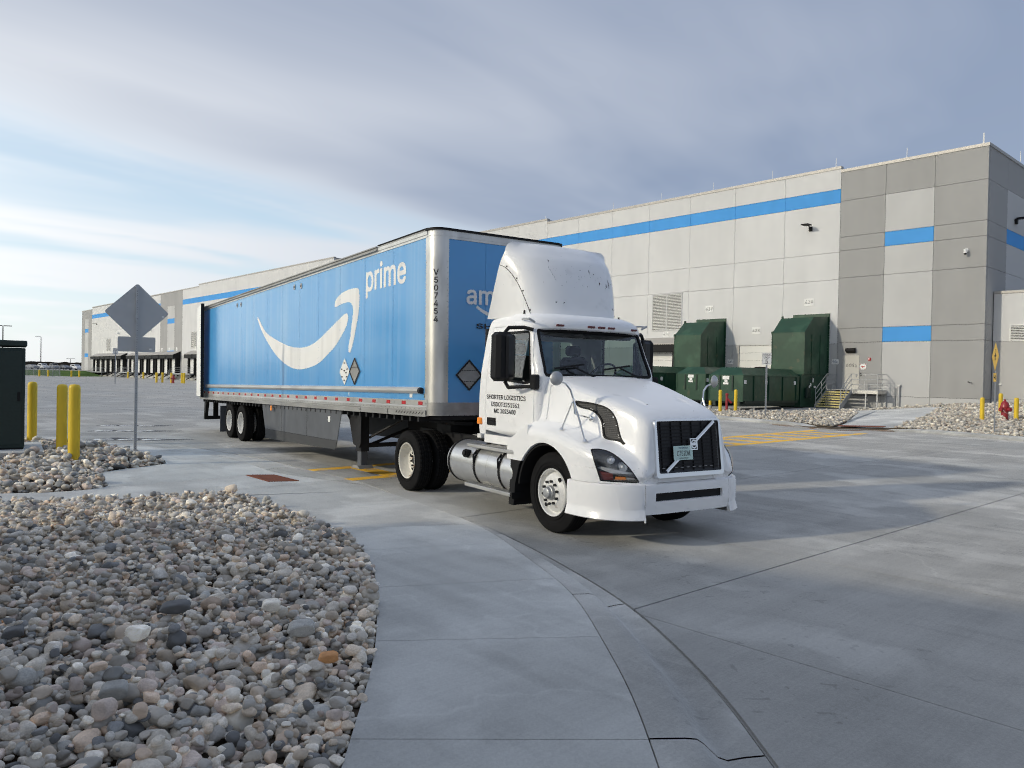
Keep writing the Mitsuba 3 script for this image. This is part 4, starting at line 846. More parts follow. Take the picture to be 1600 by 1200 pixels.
for y0, y1 in ((-1.10, -.345), (-.34, .338), (.342, 1.10)): tput('front_panel', box(-.03, .0, y0, y1, 1.36, 3.955), 'm_trailer_blue')
def corner(r, y, s, z0, z1, a0=0, a1=90, cx=-.2):
    """rounded corner post as a quarter shell"""
    A = np.radians(np.linspace(a0, a1, 10)); o = [(cx + r * math.cos(a), s * (abs(y) - .2 + r * math.sin(a))) for a in A]; i_ = [(cx + (r - .03) * math.cos(a), s * (abs(y) - .2 + (r - .03) * math.sin(a))) for a in A[::-1]]
    pts = ([(cx + r, s * (abs(y) - .26))] if a0 == 0 else []) + o + ([(cx - .08, s * abs(y) * r / .2 * 0 + s * (abs(y) - .2 + r))] if a1 == 90 else []) + ([(cx - .08, s * (abs(y) - .23 + r))] if a1 == 90 else []) + i_
    return prism(Polygon(pts).buffer(0), z1 - z0, 'z', z0)
for s in (-1, 1):
    cp = tput('corner_post', corner(.203, W, s, 1.37, 4.0), 'm_alu', smooth=30)
    for z0, z1 in ((3.66, 4.0), (1.36, 1.66)): put('tread_plate', corner(.2055, W, s, z0, z1), 'm_alu', cp, TM, smooth=30)
    put('rivet', cat([cyl((x, y, z), (x + (.004 if y > -W + .1 else 0), y - (.004 if y < -W + .1 else 0), z), .008, 6) for z in np.arange(1.7, 3.66, .09) for x, y in ((-.265, -W - .003), (.003, -W + .235))] if s < 0 else [box(-.3, -.28, W, W + .002, 2, 2.02)]), 'm_alu_dark', cp, TM)
for i, ch in enumerate('V507454'): put('fleet_digit', place_text(rot_text(ch, .13, .002, True), (-.2 + .2065 * math.cos(math.radians(43)), -W + .2 - .2065 * math.sin(math.radians(43)), 3.42 - i * .1235), (math.cos(math.radians(47)), math.sin(math.radians(47)), 0), (0, 0, 1), h=.098), 'm_ink', 'semi_trailer__corner_post', TM)
# rails
def rrail(x0, x1, y, prof): return prism([(y + a, z) for a, z in prof], x1 - x0, 'x', x0)
tput('top_rail', rrail(X1, -.22, -W, [(.0, 3.985), (-.012, 3.985), (-.012, 4.02), (-.02, 4.03), (-.02, 4.085), (-.006, 4.10), (-.006, 4.115), (.03, 4.115), (.03, 3.985)]), 'm_alu')
tput('side_channel', rrail(X1 + .1, -2.1, -W, [(-.021, 4.03), (-.055, 4.03), (-.055, 4.05), (-.03, 4.055), (-.03, 4.085), (-.055, 4.09), (-.055, 4.11), (-.021, 4.11)]), 'm_alu_dark')
tput('top_rail', rrail(X1, -.22, W, [(-.03, 3.985), (.02, 3.985), (.02, 4.115), (-.03, 4.115)]), 'm_alu')
fr_path = [(-.2 + .22 * math.cos(a), -W + .2 + .22 * math.sin(a)) for a in np.radians(np.linspace(-90, 0, 10))] + [(-.2 + .22 * math.cos(a), W - .2 + .22 * math.sin(a)) for a in np.radians(np.linspace(0, 90, 10))]
def front_band(off, z0, z1, th=.03):
    o = [(-.2 + (.2 + off) * math.cos(a), -W + .2 + (.2 + off) * math.sin(a)) for a in np.radians(np.linspace(-90, 0, 12))] + [(-.2 + (.2 + off) * math.cos(a), W - .2 + (.2 + off) * math.sin(a)) for a in np.radians(np.linspace(0, 90, 12))]
    return prism(Polygon(o + [(-.26, W + off), (-.26, W + off - th), *[(p[0] - th * .8, p[1] * .985) for p in o[::-1]], (-.26, -W - off + th), (-.26, -W - off)]).buffer(0), z1 - z0, 'z', z0)
tput('front_top_rail', cat([front_band(.006, 3.96, 4.09), front_band(.014, 4.0, 4.02)]), 'm_alu', smooth=30); tput('roof_edge', front_band(.03, 4.09, 4.125, .06), 'm_black', smooth=30)
tput('roof', box(X1, -.1, -W + .01, W - .01, 4.06, 4.122), 'm_sheet_white'); tput('roof_edge', box(-2.1, -.2, -W - .028, -W + .05, 4.116, 4.132), 'm_black')
tput('front_bottom_rail', cat([front_band(.010, 1.15, 1.36), front_band(.018, 1.24, 1.27), front_band(.018, 1.33, 1.355)]), 'm_alu_dark', smooth=30)
br = tput('bottom_rail', rrail(X1, -.19, -W, [(.02, 1.395), (-.012, 1.395), (-.012, 1.30), (-.020, 1.285), (-.020, 1.225), (-.010, 1.215), (-.010, 1.16), (-.028, 1.155), (-.028, 1.14), (.02, 1.14)]), 'm_alu')
put('splice', cat([box(-15.9, -2.82, -W - .034, -W - .021, 1.125, 1.205), box(-2.78, -1.62, -W - .034, -W - .021, 1.13, 1.225), box(-1.58, -.21, -W - .034, -W - .021, 1.13, 1.235)]), 'm_alu_dark', br, TM)
put('slot', cat([(lambda m: (m.apply_transform(trimesh.transformations.rotation_matrix(-.5, [0, 1, 0], (x, 0, 1.185))), m)[1])(box(x - .035, x + .035, -W - .0362, -W - .034, 1.178, 1.192)) for x in np.arange(-1.25, -.25, .105)]), 'm_black', br, TM)
lab(put('rivet', cat([cyl((x, -W - .02, z), (x, -W - .026, z), .010, 6) for x in np.arange(-15.8, -.3, .16) for z in (1.255, 1.19)]), 'm_alu_dark', br, TM), kind='stuff')
for i in range(26): lab(put('reflector', box(-.485 - .605 * i, -.335 - .605 * i, -W - .0155, -W - .012, 1.315, 1.372), 'm_red', br, TM), 'red reflective tape mark' if i == 0 else None); put('reflector_white', box(-.485 - .605 * i + .16, -.485 - .605 * i + .31, -W - .0155, -W - .012, 1.315, 1.372), 'm_alu', br, TM)
del labels[[k for k in labels if k.endswith('reflector')][0]]
for k in [k for k in labels if '__reflector' in k]: labels.pop(k)
tb_ = tput('side_tube', cat([rrail(-15.25, -.40, -W, [(-.002, 1.60), (-.035, 1.605), (-.062, 1.575), (-.065, 1.54), (-.05, 1.505), (-.002, 1.49)])]), 'm_alu', smooth=25); put('end_cap', cyl((-.40, -W - .035, 1.545), (-.33, -W - .035, 1.545), .048, 12), 'm_dark_metal', tb_, TM)
# marks
def deco(name, poly, m, y=-W - .002, th=.0015): return tput(name, prism(poly, th, 'y', y - th), m)
up = [(-9.62, 3.38), (-9.35, 3.20), (-9.14, 3.06), (-8.2, 2.745), (-6.93, 2.50), (-6.07, 2.45), (-5.45, 2.505), (-4.74, 2.69), (-4.07, 2.90), (-3.72, 3.005)]
lo = [(-3.50, 2.91), (-3.56, 2.80), (-3.80, 2.62), (-4.13, 2.42), (-4.44, 2.30), (-5.03, 2.10), (-5.6, 2.005), (-6.25, 1.965), (-6.92, 2.02), (-7.97, 2.31), (-8.89, 2.76), (-9.40, 3.10), (-9.66, 3.33)]
sm = Polygon(np.vstack([spline(up, 60), spline([(-3.63, 3.02), (-3.54, 3.01), (-3.49, 2.95)], 6, k=2), spline(lo, 60)])).buffer(0).buffer(.02).buffer(-.02); lab(deco('smile', sm, 'm_print_white'), 'large white curved smile stroke')
ar = Polygon(np.vstack([spline([(-4.20, 3.20), (-4.20, 3.27), (-4.02, 3.39), (-3.58, 3.47), (-3.16, 3.475), (-2.985, 3.43), (-2.95, 3.30), (-2.98, 3.02), (-3.10, 2.72), (-3.27, 2.39), (-3.37, 2.26)], 60), spline([(-3.42, 2.245), (-3.46, 2.28), (-3.46, 2.38), (-3.40, 2.52), (-3.32, 2.78), (-3.255, 2.99), (-3.265, 3.12), (-3.35, 3.20), (-3.58, 3.235), (-3.9, 3.22), (-4.14, 3.185)], 50)])).buffer(0).buffer(.015).buffer(-.015); lab(deco('smile_arrow', ar, 'm_print_white'), 'white bent arrow head of the smile')
def deco_text(txt, x0, x1, z0, z1, m, bold=True): q = rot_text(txt, .5, .0015, bold); return place_text(q, ((x0 + x1) / 2, -W - .002, (z0 + z1) / 2), (1, 0, 0), (0, 0, 1), w=x1 - x0, h=z1 - z0)
pt = deco_text('prime', -2.65, -.985, 3.225, 3.835, 'm_print_white'); lab(tput('lettering', pt, 'm_print_white'), 'white word prime')
am = place_text(rot_text('amazon', .3, .0015, True), (0.02, .002, 3.06), (0, 1, 0), (0, 0, 1), w=1.44, h=.24); lab(tput('lettering', am, 'm_print_white'), 'white word amazon, mostly hidden by the cab')
fs = Polygon(np.vstack([spline([(-.50, 2.925), (-.30, 2.83), (0, 2.79), (.3, 2.84), (.42, 2.90)], 24), spline([(.40, 2.85), (.3, 2.79), (0, 2.725), (-.3, 2.78), (-.52, 2.90)], 24)])).buffer(.006); tput('front_smile', prism(fs, .0015, 'x', .002), 'm_print_white')
tput('front_lettering', place_text(rot_text('SHORTER', .09, .0015, True), (.02, .002, 2.60), (0, 1, 0), (0, 0, 1), w=1.06, h=.085), 'm_ink')
for x, z in ((-11.64, 3.84), (-11.24, 3.83), (-6.70, 3.85), (-6.24, 3.83)): v_ = tput('vent', prism(Point(x, z).buffer(.062).intersection(Point(x, z).buffer(.08)), .012, 'y', -W - .013), 'm_galv'); put('slot', box(x - .035, x + .035, -W - .0145, -W - .013, z - .02, z + .02), 'm_black', v_, TM)
def dmd(c, r): return Polygon([(c[0] - r, c[1]), (c[0], c[1] - r), (c[0] + r, c[1]), (c[0], c[1] + r)])
p1 = deco('placard', dmd((-3.64, 1.885), .245).buffer(.01), 'm_sheet_white', th=.012); put('clip', cat([box(-3.64 + a - .03, -3.64 + a + .03, -W - .020, -W - .0142, 1.885 + b - .012, 1.885 + b + .012) for a, b in ((-.14, .05), (.14, .05), (0, .17), (0, -.17), (-.12, -.10), (.12, -.10), (.09, -.02), (0, .02))]), 'm_dark_metal', p1, TM)
p2 = deco('placard', dmd((-3.13, 1.885), .245).buffer(.01), 'm_alu_dark', th=.012); put('frame', prism(dmd((-3.13, 1.885), .245).buffer(.012).difference(dmd((-3.13, 1.885), .225)).union(sbox(-3.29, 1.96, -2.97, 1.968)), .008, 'y', -W - .0222), 'm_dark_metal', p2, TM)
p3 = tput('placard', prism(affinity.translate(dmd((0, 0), .235).buffer(.01), -.655, 1.80), .014, 'x', .003), 'm_alu_dark'); put('frame', prism(affinity.translate(dmd((0, 0), .24).buffer(.01).difference(dmd((0, 0), .215)).union(sbox(-.16, .07, .16, .078)).union(sbox(-.13, -.11, .13, -.102)), -.655, 1.80), .007, 'x', .0172), 'm_dark_metal', p3, TM)
tput('sticker', cat([box(-.82, -.72, -W - .004, -W - .002, 1.43, 1.55), box(-3.45, -3.41, -W - .004, -W - .002, 1.42, 1.49)]), 'm_sheet_white'); tput('sticker', box(-.31, -.275, -W - .004, -W - .002, 1.43, 1.50), 'm_green')
# underside
fr_ = tput('crossmember', cat([box(x, x + .06, -W + .03, W - .03, 1.04, 1.18) for x in np.arange(-15.9, -.4, .30)]), 'm_dark_metal')
tput('coupler_plate', box(-1.9, -.1, -1.1, 1.1, 1.08, 1.16), 'm_dark_metal'); tput('slide_rail', cat([box(-15.6, -9.5, y - .06, y + .06, .84, 1.04) for y in (-.55, .55)]), 'm_dark_metal')
sk = tput('side_skirt', cat([prism([(-9.30, 1.13), (-9.02, .50), (-4.12, .50), (-3.87, 1.13)], .012, 'y', -1.262)]), 'm_skirt'); put('rubber_edge', prism([(-9.02, .495), (-8.97, .26), (-4.20, .32), (-4.12, .495)], .014, 'y', -1.264), 'm_skirt_low', sk, TM); put('sticker', box(-4.62, -4.50, -1.2655, -1.2635, .86, .98), 'm_sheet_white', sk, TM); put('seam', cat([box(x - .004, x + .004, -1.2645, -1.262, .5, 1.13) for x in (-7.7, -5.9)] + [box(-9.0, -4.1, -1.2645, -1.262, .495, .502)]), 'm_black', sk, TM)
sk2 = tput('side_skirt', prism([(-9.30, 1.13), (-9.0, .32), (-4.16, .32), (-3.87, 1.13)], .012, 'y', 1.25), 'm_skirt')
tput('marker_lamp', box(-8.35, -8.22, -W - .05, -W - .03, .98, 1.10, .01), 'm_amber')
for s in (-1, 1):
    lg = tput('landing_leg', prism([(-3.98, 1.12), (-3.31, 1.12), (-3.33, .50), (-3.42, .40), (-3.70, .46)], .02, 'y', s * .97 - .12 * (s < 0) + (.10 if s > 0 else 0)), 'm_dark_metal')
    put('tube', box(-3.64, -3.40, s * .97 - .09, s * .97 + .09, .33, 1.12, .01), 'm_dark_metal', lg, TM); put('inner_tube', box(-3.61, -3.43, s * .97 - .07, s * .97 + .07, .05, .36, .01), 'm_skirt', lg, TM); put('foot', prism([(-3.72, .0), (-3.30, .0), (-3.40, .06), (-3.62, .06)], .30, 'y', s * .97 - .15), 'm_alu_dark', lg, TM)
    put('strut', cat([tube([(-4.50, s * .90, 1.08), (-3.60, s * .93, .46)], .03, 6), tube([(-3.35, s * .9, .6), (-2.5, s * .4, 1.08)], .025, 6)]), 'm_dark_metal', lg, TM)
tput('cross_brace', cat([box(-3.56, -3.46, -.9, .9, .40, .48), tube([(-3.5, -.9, .42), (-3.5, .9, 1.05)], .03, 6)]), 'm_dark_metal')
# pallet box and reefer-less underbody tank seen in silhouette behind the leg
tput('spare_box', prism([(-3.28, .58), (-.6, .50), (-.25, .78), (-.25, 1.08), (-3.28, 1.08)], 1.2, 'y', -.1), 'm_black')
for xa in (-11.57, -12.815):
    ax_ = tput('axle', cat([cyl((xa, -1.0, .51), (xa, 1.0, .51), .065, 10), box(xa - .3, xa + .3, -.62, -.48, .55, .85), box(xa - .3, xa + .3, .48, .62, .55, .85)]), 'm_dark_metal', mat=TF)
    for s in (-1, 1):
        for k in (0, 1):
            c_ = np.array([xa, s * (1.08 - .345 * k), .51]); A = np.eye(3) if s < 0 else np.diag([-1., -1, 1]); B = A if k == 0 else A @ np.diag([-1., -1, 1])
            wheel(tl, TF @ M4(B, c_), 'trailer')
for s in (-1, 1): tput('mud_flap', box(-13.80, -13.775, s * .93 - .30, s * .93 + .30, .16, .95), 'm_skirt')
tput('rear_guard', cat([box(-16.15, -16.05, -1.18, 1.18, .45, .56, .01), box(-16.15, -16.05, -.9, -.75, .5, 1.2, .01), box(-16.15, -16.05, .75, .9, .5, 1.2, .01), prism([(-16.15, .46), (-16.05, .46), (-15.75, 1.15), (-16.05, 1.15)], .10, 'y', -1.19), prism([(-16.15, .46), (-16.05, .46), (-15.75, 1.15), (-16.05, 1.15)], .10, 'y', 1.09)]), 'm_black')
# rear door folded forward against the side
hy = math.degrees(math.atan2(.13, 1.2)); DM = TM @ M4(rotz(-hy), (-16.22, -W - .06, 0)); rd = tput('rear_door', box(0, 1.22, -.055, .0, 1.22, 4.12), 'm_sheet_white', mat=DM); lab(rd, 'white rear door folded open along the side'); put('seal', cat([box(1.22, 1.262, -.062, .03, 1.19, 4.16), box(0, 1.22, -.005, .02, 1.20, 1.24), box(0, 1.22, -.005, .02, 4.1, 4.14)]), 'm_black', rd, DM)
tput('rear_frame', cat([box(X1 - .12, X1 + .02, -W - .02, -W + .1, 1.12, 4.16), box(X1 - .12, X1 + .02, W - .1, W + .02, 1.12, 4.16), box(X1 - .12, X1 + .02, -W + .1, W - .1, 4.0, 4.16), box(X1 - .12, X1 + .02, -W + .1, W - .1, 1.1, 1.25)]), 'm_galv'); tput('rear_door_fixed', box(X1 - .08, X1 - .02, -W + .1, W - .1, 1.25, 4.0), 'm_sheet_white')

# ------------------------------------------------------------------ tractor (local: origin on the road under the front axle, x forward, y left, z up)
KM = M4(rotz(math.degrees(-.9891516)), (1.4192326, 10.3200954, 0))
tr = thing('semi_truck', 'white day cab semi truck with a roof fairing, dark headlamps and a large black grille', 'truck')
def kput(name, mesh, m, parent=tr, **k): return put(name, tm(mesh), m, parent, KM, **k)
def chaikin(P, n=2):
    P = np.array(P, float)
    for _ in range(n): Q = np.empty((2 * len(P) - 2, 2)); Q[0::2] = .75 * P[:-1] + .25 * P[1:]; Q[1::2] = .25 * P[:-1] + .75 * P[1:]; P = np.vstack([P[:1], Q, P[-1:]])
    return P
# bonnet and front wings: sections across, lofted along x
ST = np.array([  # x, zt, ze, wt, ws, zs, wf, zf
    (-.46, 2.01, 1.93, .90, .985, 1.40, 1.17, 1.350), (-.20, 1.97, 1.89, .885, .965, 1.39, 1.19, 1.350), (.0, 1.925, 1.845, .865, .945, 1.375, 1.205, 1.340), (.25, 1.86, 1.78, .83, .91, 1.345, 1.21, 1.305), (.5, 1.79, 1.71, .79, .87, 1.30, 1.21, 1.255), (.7, 1.735, 1.655, .755, .835, 1.245, 1.20, 1.205), (.85, 1.69, 1.615, .73, .805, 1.20, 1.17, 1.160),
    (.97, 1.655, 1.58, .705, .78, 1.155, 1.115, 1.115), (1.07, 1.62, 1.55, .685, .755, 1.11, 1.035, 1.07), (1.15, 1.585, 1.52, .665, .735, 1.06, .94, 1.02), (1.21, 1.55, 1.49, .645, .715, 1.01, .86, .975), (1.255, 1.515, 1.455, .625, .70, .96, .79, .94), (1.285, 1.475, 1.42, .60, .68, .92, .74, .90), (1.30, 1.43, 1.385, .575, .65, .88, .70, .86)])
ST[:, 0] = np.where(ST[:, 0] > .85, .85 + (ST[:, 0] - .85) * (.402 / .45), ST[:, 0])
def section(q, grow=0.0):
    zt, ze, wt, ws, zs, wf, zf = q; wf = max(wf, ws + .03)
    half = chaikin([(0, zt), (wt * .4, zt - .002), (wt * .86, zt - .016), (wt - .01, zt - .03 * .5 - (zt - ze) * .5), (wt + .012, ze - .03), (wt + .03, ze - .12), (ws - .004, zs + .03), (ws + .022, zs), (max(wf - .09, ws + .045), zf), (wf, zf - .07), (wf + .004, zf - .25)], 3)
    half = np.vstack([half, [(wf + .004, .757), (0, .757)]])
    return np.vstack([half[::-1] * (-1, 1), half[1:-1]]) if False else np.vstack([half, (half[::-1] * (-1, 1))[1:-1]])
def front_lean(x, z): k = ss(.75, 1.24, x); return x + np.maximum(0, 1.46 - np.maximum(z, .85)) * .125 * k - .055 * k * (1 - ss(.775, .83, z))
xs = np.r_[np.linspace(-.46, 1.0, 30), np.linspace(1.025, 1.252, 16)]
par = [PchipInterpolator(ST[:, 0], ST[:, i])(xs) for i in range(1, 8)]
R_ = []
for i, x in enumerate(xs):
    s_ = section([p[i] for p in par]); xx = front_lean(np.full(len(s_), x), s_[:, 1]); R_.append(np.stack([xx, s_[:, 0], s_[:, 1]], 1))
body = mf(loft(R_))
wing_rear = sum((mf(prism(Polygon([(-.88, .86), (-.88, 1.125), (-.84, 1.125), (-.47, 1.31), (-.44, 1.345), (-.40, 1.345), (-.40, .86)]).buffer(-.012).buffer(.012), .30, 'y', y)) for y in (-1.178, .878)), m3.Manifold())
arch = mf(cyl((0, -2, .50), (0, 2, .50), .645, 48)); arch_cut = arch - mf(box(-1, 1, -.60, .60, -1, 2))
bonnet = body + wing_rear - arch_cut - mf(box(-.9, .9, -.62, .62, .5, 1.28)) - mf(box(-1.2, -.40, -1.02, 1.02, .5, 2.2))
def gplane(pts, o0, o1):
    m = prism(pts if isinstance(pts, Polygon) else Polygon(pts), o1 - o0, 'z', o0); v = m.vertices; k = np.array([1, .125]) / math.hypot(1, .125)
    m.vertices = np.stack([1.256 + (1.46 - v[:, 1]) * .125 + v[:, 2] * k[0], v[:, 0], v[:, 1] + v[:, 2] * k[1]], 1)
    if m.volume < 0: m.invert()
    return m
go = Polygon([(-.550, 1.495), (.550, 1.495), (.565, .82), (-.565, .82)]).buffer(-.04).buffer(.04); gi = Polygon([(-.518, 1.475), (.518, 1.475), (.520, .87), (-.520, .87)]).buffer(-.025).buffer(.025)
for s in (-1, 1):
    bonnet = bonnet - ((body - body.translate([0, -.016 * s, 0])) ^ mf(box(-.285, -.235, -1.2 if s < 0 else .6, -.6 if s < 0 else 1.2, 1.42, 1.86)))
    for b_ in ((.49, .93, .925, .932), (.487, .494, .757, .932)): bonnet = bonnet - ((body - body.translate([-.004, -.008 * s, 0])) ^ mf(box(b_[0], b_[1], -1.4 if s < 0 else .9, -.9 if s < 0 else 1.4, b_[2], b_[3])))
bonnet = bonnet - mf(gplane(gi, -.036, .3))
# headlamps
dg = np.array([.77, -.64]); tg = np.array([.64, .77])
HL = spline([(-.335, 1.135), (-.22, 1.142), (-.11, 1.115), (.02, 1.035), (.14, .915), (.235, .775)], 26); HLp = Polygon(np.vstack([HL, [(.19, .768), (-.215, .782), (-.30, 1.02)]])).buffer(-.008).buffer(.008)
def hl_prism(side, d0, d1, poly=HLp):
    m = prism(poly, d1 - d0, 'z', d0); v = m.vertices; xy = v[:, :1] * tg + v[:, 2:3] * dg; m.vertices = np.stack([xy[:, 0], side * -xy[:, 1] * -1 if side > 0 else xy[:, 1], v[:, 1]], 1)
    if side > 0: m.vertices[:, 1] = -xy[:, 1]
    if m.volume < 0: m.invert()
    return mf(m)
def shift(m, side, k): return m.translate([float(dg[0] * k), float(dg[1] * k) * (1 if side < 0 else -1), 0])
lamps = []
for s in (-1, 1):
    big = hl_prism(s, .45, 1.9); bonnet = bonnet - (big - shift(body, s, -.16))
# side vents behind the headlamps
VP = Polygon(np.vstack([spline([(.19, 1.675), (.38, 1.665), (.60, 1.635), (.76, 1.575), (.87, 1.45), (.98, 1.235), (1.025, 1.20)], 30, k=3), spline([(.995, 1.195), (.86, 1.235), (.72, 1.27), (.67, 1.40), (.60, 1.50), (.46, 1.575), (.28, 1.605), (.2, 1.65)], 24, k=3)])).buffer(0).buffer(-.006).buffer(.006)
for y0 in (-1.3, .55):
    vp = mf(prism(VP, .75, 'y', y0)); hole = vp - body.translate([0, -.05 * np.sign(y0) * 1.0, 0]); bonnet = bonnet - (vp ^ (body - body.translate([0, -.05 * float(np.sign(y0)), 0])))
# clearance dimples on the bonnet top, as long soft scoops
for s in (-1, 1):
    e = m3.Manifold.sphere(1.0, 40).scale([.26, .085, .045]).rotate([0, 14, -6 * s]).translate([.86, .40 * s, 1.715]); bonnet = bonnet - e
kput('bonnet', bonnet, 'm_truck_white', smooth=32)
kput('bonnet_seam', cat([cyl((.92, -.34 + .008 * i, 1.66 + .001 * i), (.93, -.34 + .008 * i, 1.662 + .001 * i), .004, 5) for i in range(3)]), 'm_ink')
for s in (-1, 1):
    vm = (mf(prism(VP.buffer(-.002), .75, 'y', -1.3 if s < 0 else .55)) ^ (body.translate([0, .012 * -s * 1.0, 0]) - body.translate([0, -.030 * s, 0]))); v_ = kput('side_vent', vm, 'm_mesh_black', smooth=30)
    rim = (mf(prism(VP.buffer(.006).difference(VP.buffer(-.012)), .75, 'y', -1.3 if s < 0 else .55)) ^ (body.translate([0, .006 * s, 0]) - body.translate([0, -.03 * s, 0]))); put('rim', tm(rim), 'm_black', v_, KM)
    hl = kput('headlight', hl_prism(s, .3, 1.9) ^ (shift(body, s, -.115) - shift(body, s, -.16)), 'm_headlamp_in', smooth=30)
    bz = hl_prism(s, .3, 1.9, HLp.difference(HLp.buffer(-.011))) ^ (shift(body, s, .004) - shift(body, s, -.15)); put('bezel', tm(bz), 'm_black', hl, KM)
    def inlamp(name, poly, mat, k0, k1): put(name, tm(hl_prism(s, .3, 1.9, poly) ^ (shift(body, s, k1) - shift(body, s, k0))), mat, hl, KM, smooth=30)
    inlamp('turn_signal', Polygon([(-.05, .797), (-.043, .832), (.075, .828), (.085, .799)]), 'm_amber', -.11, -.03); inlamp('clear_signal', Polygon([(.09, .799), (.08, .828), (.17, .824), (.19, .80)]), 'm_alu', -.11, -.03)
    inlamp('side_reflector', Polygon([(-.205, .795), (-.235, .89), (-.075, .87), (-.065, .795)]), 'm_red_dark', -.11, -.03)
    inlamp('divider', Polygon([(-.25, .925), (-.20, .94), (.14, .885), (.17, .865), (-.1, .875)]), 'm_galv', -.12, -.05)
    lens = tm(hl_prism(s, .3, 1.9, HLp.buffer(-.010)) ^ (shift(body, s, .003) - shift(body, s, -.004))); n_ = lens.face_normals @ np.array([dg[0], dg[1] * (1 if s < 0 else -1), 0]); c_ = lens.triangles_center
    fr3 = trimesh.Trimesh(lens.vertices, lens.faces[n_ > .25], process=False); put('lens', fr3, 'm_glass', hl, KM, smooth=30)
    for (q, z, r) in ((.035, .945, .062), (-.10, 1.02, .048)):
        pos = np.array([tg[0] * q, tg[1] * q]); o = trimesh.ray.ray_triangle.RayMeshIntersector(tm(body)).intersects_location([[*(pos + dg * 3 * 1), z]], [[-dg[0], -dg[1], 0]])[0]
        p3 = o[np.argmax(o @ np.array([dg[0], dg[1], 0]))]; bw = lathe([(r, .0), (r * .8, -.035), (r * .35, -.055), (0, -.06)], 24); bw.apply_transform(trimesh.geometry.align_vectors([0, 0, 1], [.88, -.47, .02])); bw.apply_translation(p3 + np.array([-dg[0], -dg[1], 0]) * .055)
        if s > 0: bw.vertices[:, 1] *= -1; bw.invert()
        put('bowl', bw, 'm_chrome', hl, KM, smooth=40); b2 = trimesh.creation.icosphere(2, r * .34); b2.apply_translation(p3 - np.array([dg[0], dg[1], 0]) * .075)
        if s > 0: b2.vertices[:, 1] *= -1; b2.invert()
        put('bulb', b2, 'm_glass_tint' if False else 'm_white', hl, KM, smooth=True)
# grille on the leaning nose plane: u = y, w = height, o = outwards
gk = kput('grille', gplane(gi, -.034, -.02), 'm_ink'); put('surround', gplane(go.difference(gi), -.03, .028), 'm_chrome', gk, KM)
for i in range(13): z = .915 + i * .0415; put('slat', gplane(sbox(-.50, z, .50, z + .010), -.02, .000), 'm_black', gk, KM)
for i in range(6): put('slat_upright', gplane(sbox(-.43 + i * .172 - .004, .89, -.43 + i * .172 + .004, 1.465), -.016, -.004), 'm_black', gk, KM)
for i in range(9): put('light_slit', gplane(sbox(-.44 + i * .1, .925, -.40 + i * .1, .932), -.012, .0015), 'm_alu_dark', gk, KM)
dgb = LineString([(-.40, .89), (.445, 1.465)]).buffer(.020, cap_style=2); put('diagonal_bar', cat([gplane(dgb.intersection(gi), .0, .026), gplane(LineString([(-.40, .89), (.445, 1.465)]).buffer(.008, cap_style=2).intersection(gi), .02, .032)]), 'm_chrome', gk, KM)
put('emblem', cat([gplane(sbox(-.0, 1.125, .125, 1.265).difference(sbox(.012, 1.137, .113, 1.253)), .0, .036), gplane(Point(.0625, 1.195).buffer(.052).difference(Point(.0625, 1.195).buffer(.037)), .0, .04), gplane(sbox(.012, 1.18, .113, 1.21), .0, .038)]), 'm_chrome', gk, KM); put('emblem_field', gplane(sbox(.012, 1.137, .113, 1.253), .0, .030), 'm_dark_metal', gk, KM)
pk = kput('number_plate', gplane(sbox(-.275, 1.02, .03, 1.175).buffer(.006), .030, .034), 'm_plate'); lab(pk, 'pale green plate reading C752DM')
def gtext(txt, y, z, w, h, bold=False):
    q = rot_text(txt, .1, .0015, bold); b = q.bounds; v = (q.vertices - ((b[0] + b[1]) / 2 * (1, 1, 0))) * (w / (b[1, 0] - b[0, 0]), h / (b[1, 1] - b[0, 1]), 1); k = np.array([1, .125]) / math.hypot(1, .125)
    zz = z + v[:, 1]; q.vertices = np.stack([1.256 + (1.46 - zz) * .125 + (.0345 + v[:, 2]) * k[0], y + v[:, 0], zz + (.0345 + v[:, 2]) * k[1]], 1); return q
put('lettering', gtext('C752DM', -.118, 1.093, .215, .062), 'm_ink', pk, KM); put('lettering', gtext('GEORGIA', -.12, 1.157, .15, .020), 'm_ink_blue', pk, KM); put('lettering', gtext('APPORTIONED', -.12, 1.035, .15, .012), 'm_ink', pk, KM)
# bumper: plan contour offset, sections in z
def contour(out=0.0, n=46):
    h = spline([(1.350, 0), (1.346, .35), (1.325, .66), (1.275, .83), (1.18, .985), (1.05, 1.095), (.88, 1.165), (.70, 1.195), (.50, 1.205)], n); t = np.gradient(h, axis=0); nn = np.stack([t[:, 1], -t[:, 0]], 1); nn /= np.linalg.norm(nn, axis=1)[:, None]
    h = h + nn * out; return h
def bumper_solid(levels, thick=.05):
    R = []
    for z, o in levels:
        h = contour(o); k = contour(o - thick); full = np.vstack([(h * (1, -1))[::-1], h[1:]]); ins = np.vstack([(k * (1, -1))[::-1], k[1:]]); ring = np.vstack([full, ins[::-1]]); R.append(np.column_stack([ring, np.full(len(ring), z)]))
    return mf(loft(R))
bm = bumper_solid([(.752, -.012), (.745, .0), (.70, .004), (.60, .006), (.50, .002), (.45, .003), (.40, .018), (.35, .032), (.34, .02)])
ctr = mf(box(.9, 2, -.70, .70, .2, .9)); low = mf(box(.9, 2, -.70, .70, .2, .405)) - m3.Manifold()
slot = mf(prism(sbox(-.555, .555, .565, .645).buffer(.004), .6, 'x', 1.0)) if False else mf(prism(Polygon([(-.56, .55), (.56, .55), (.56, .648), (-.56, .648)]).buffer(-.012).buffer(.012), .6, 'x', 1.0))
cp_ = (bumper_solid([(.752, -.012), (.745, .0), (.70, .006), (.55, .008), (.47, .0), (.40, -.012)]) ^ ctr) - slot
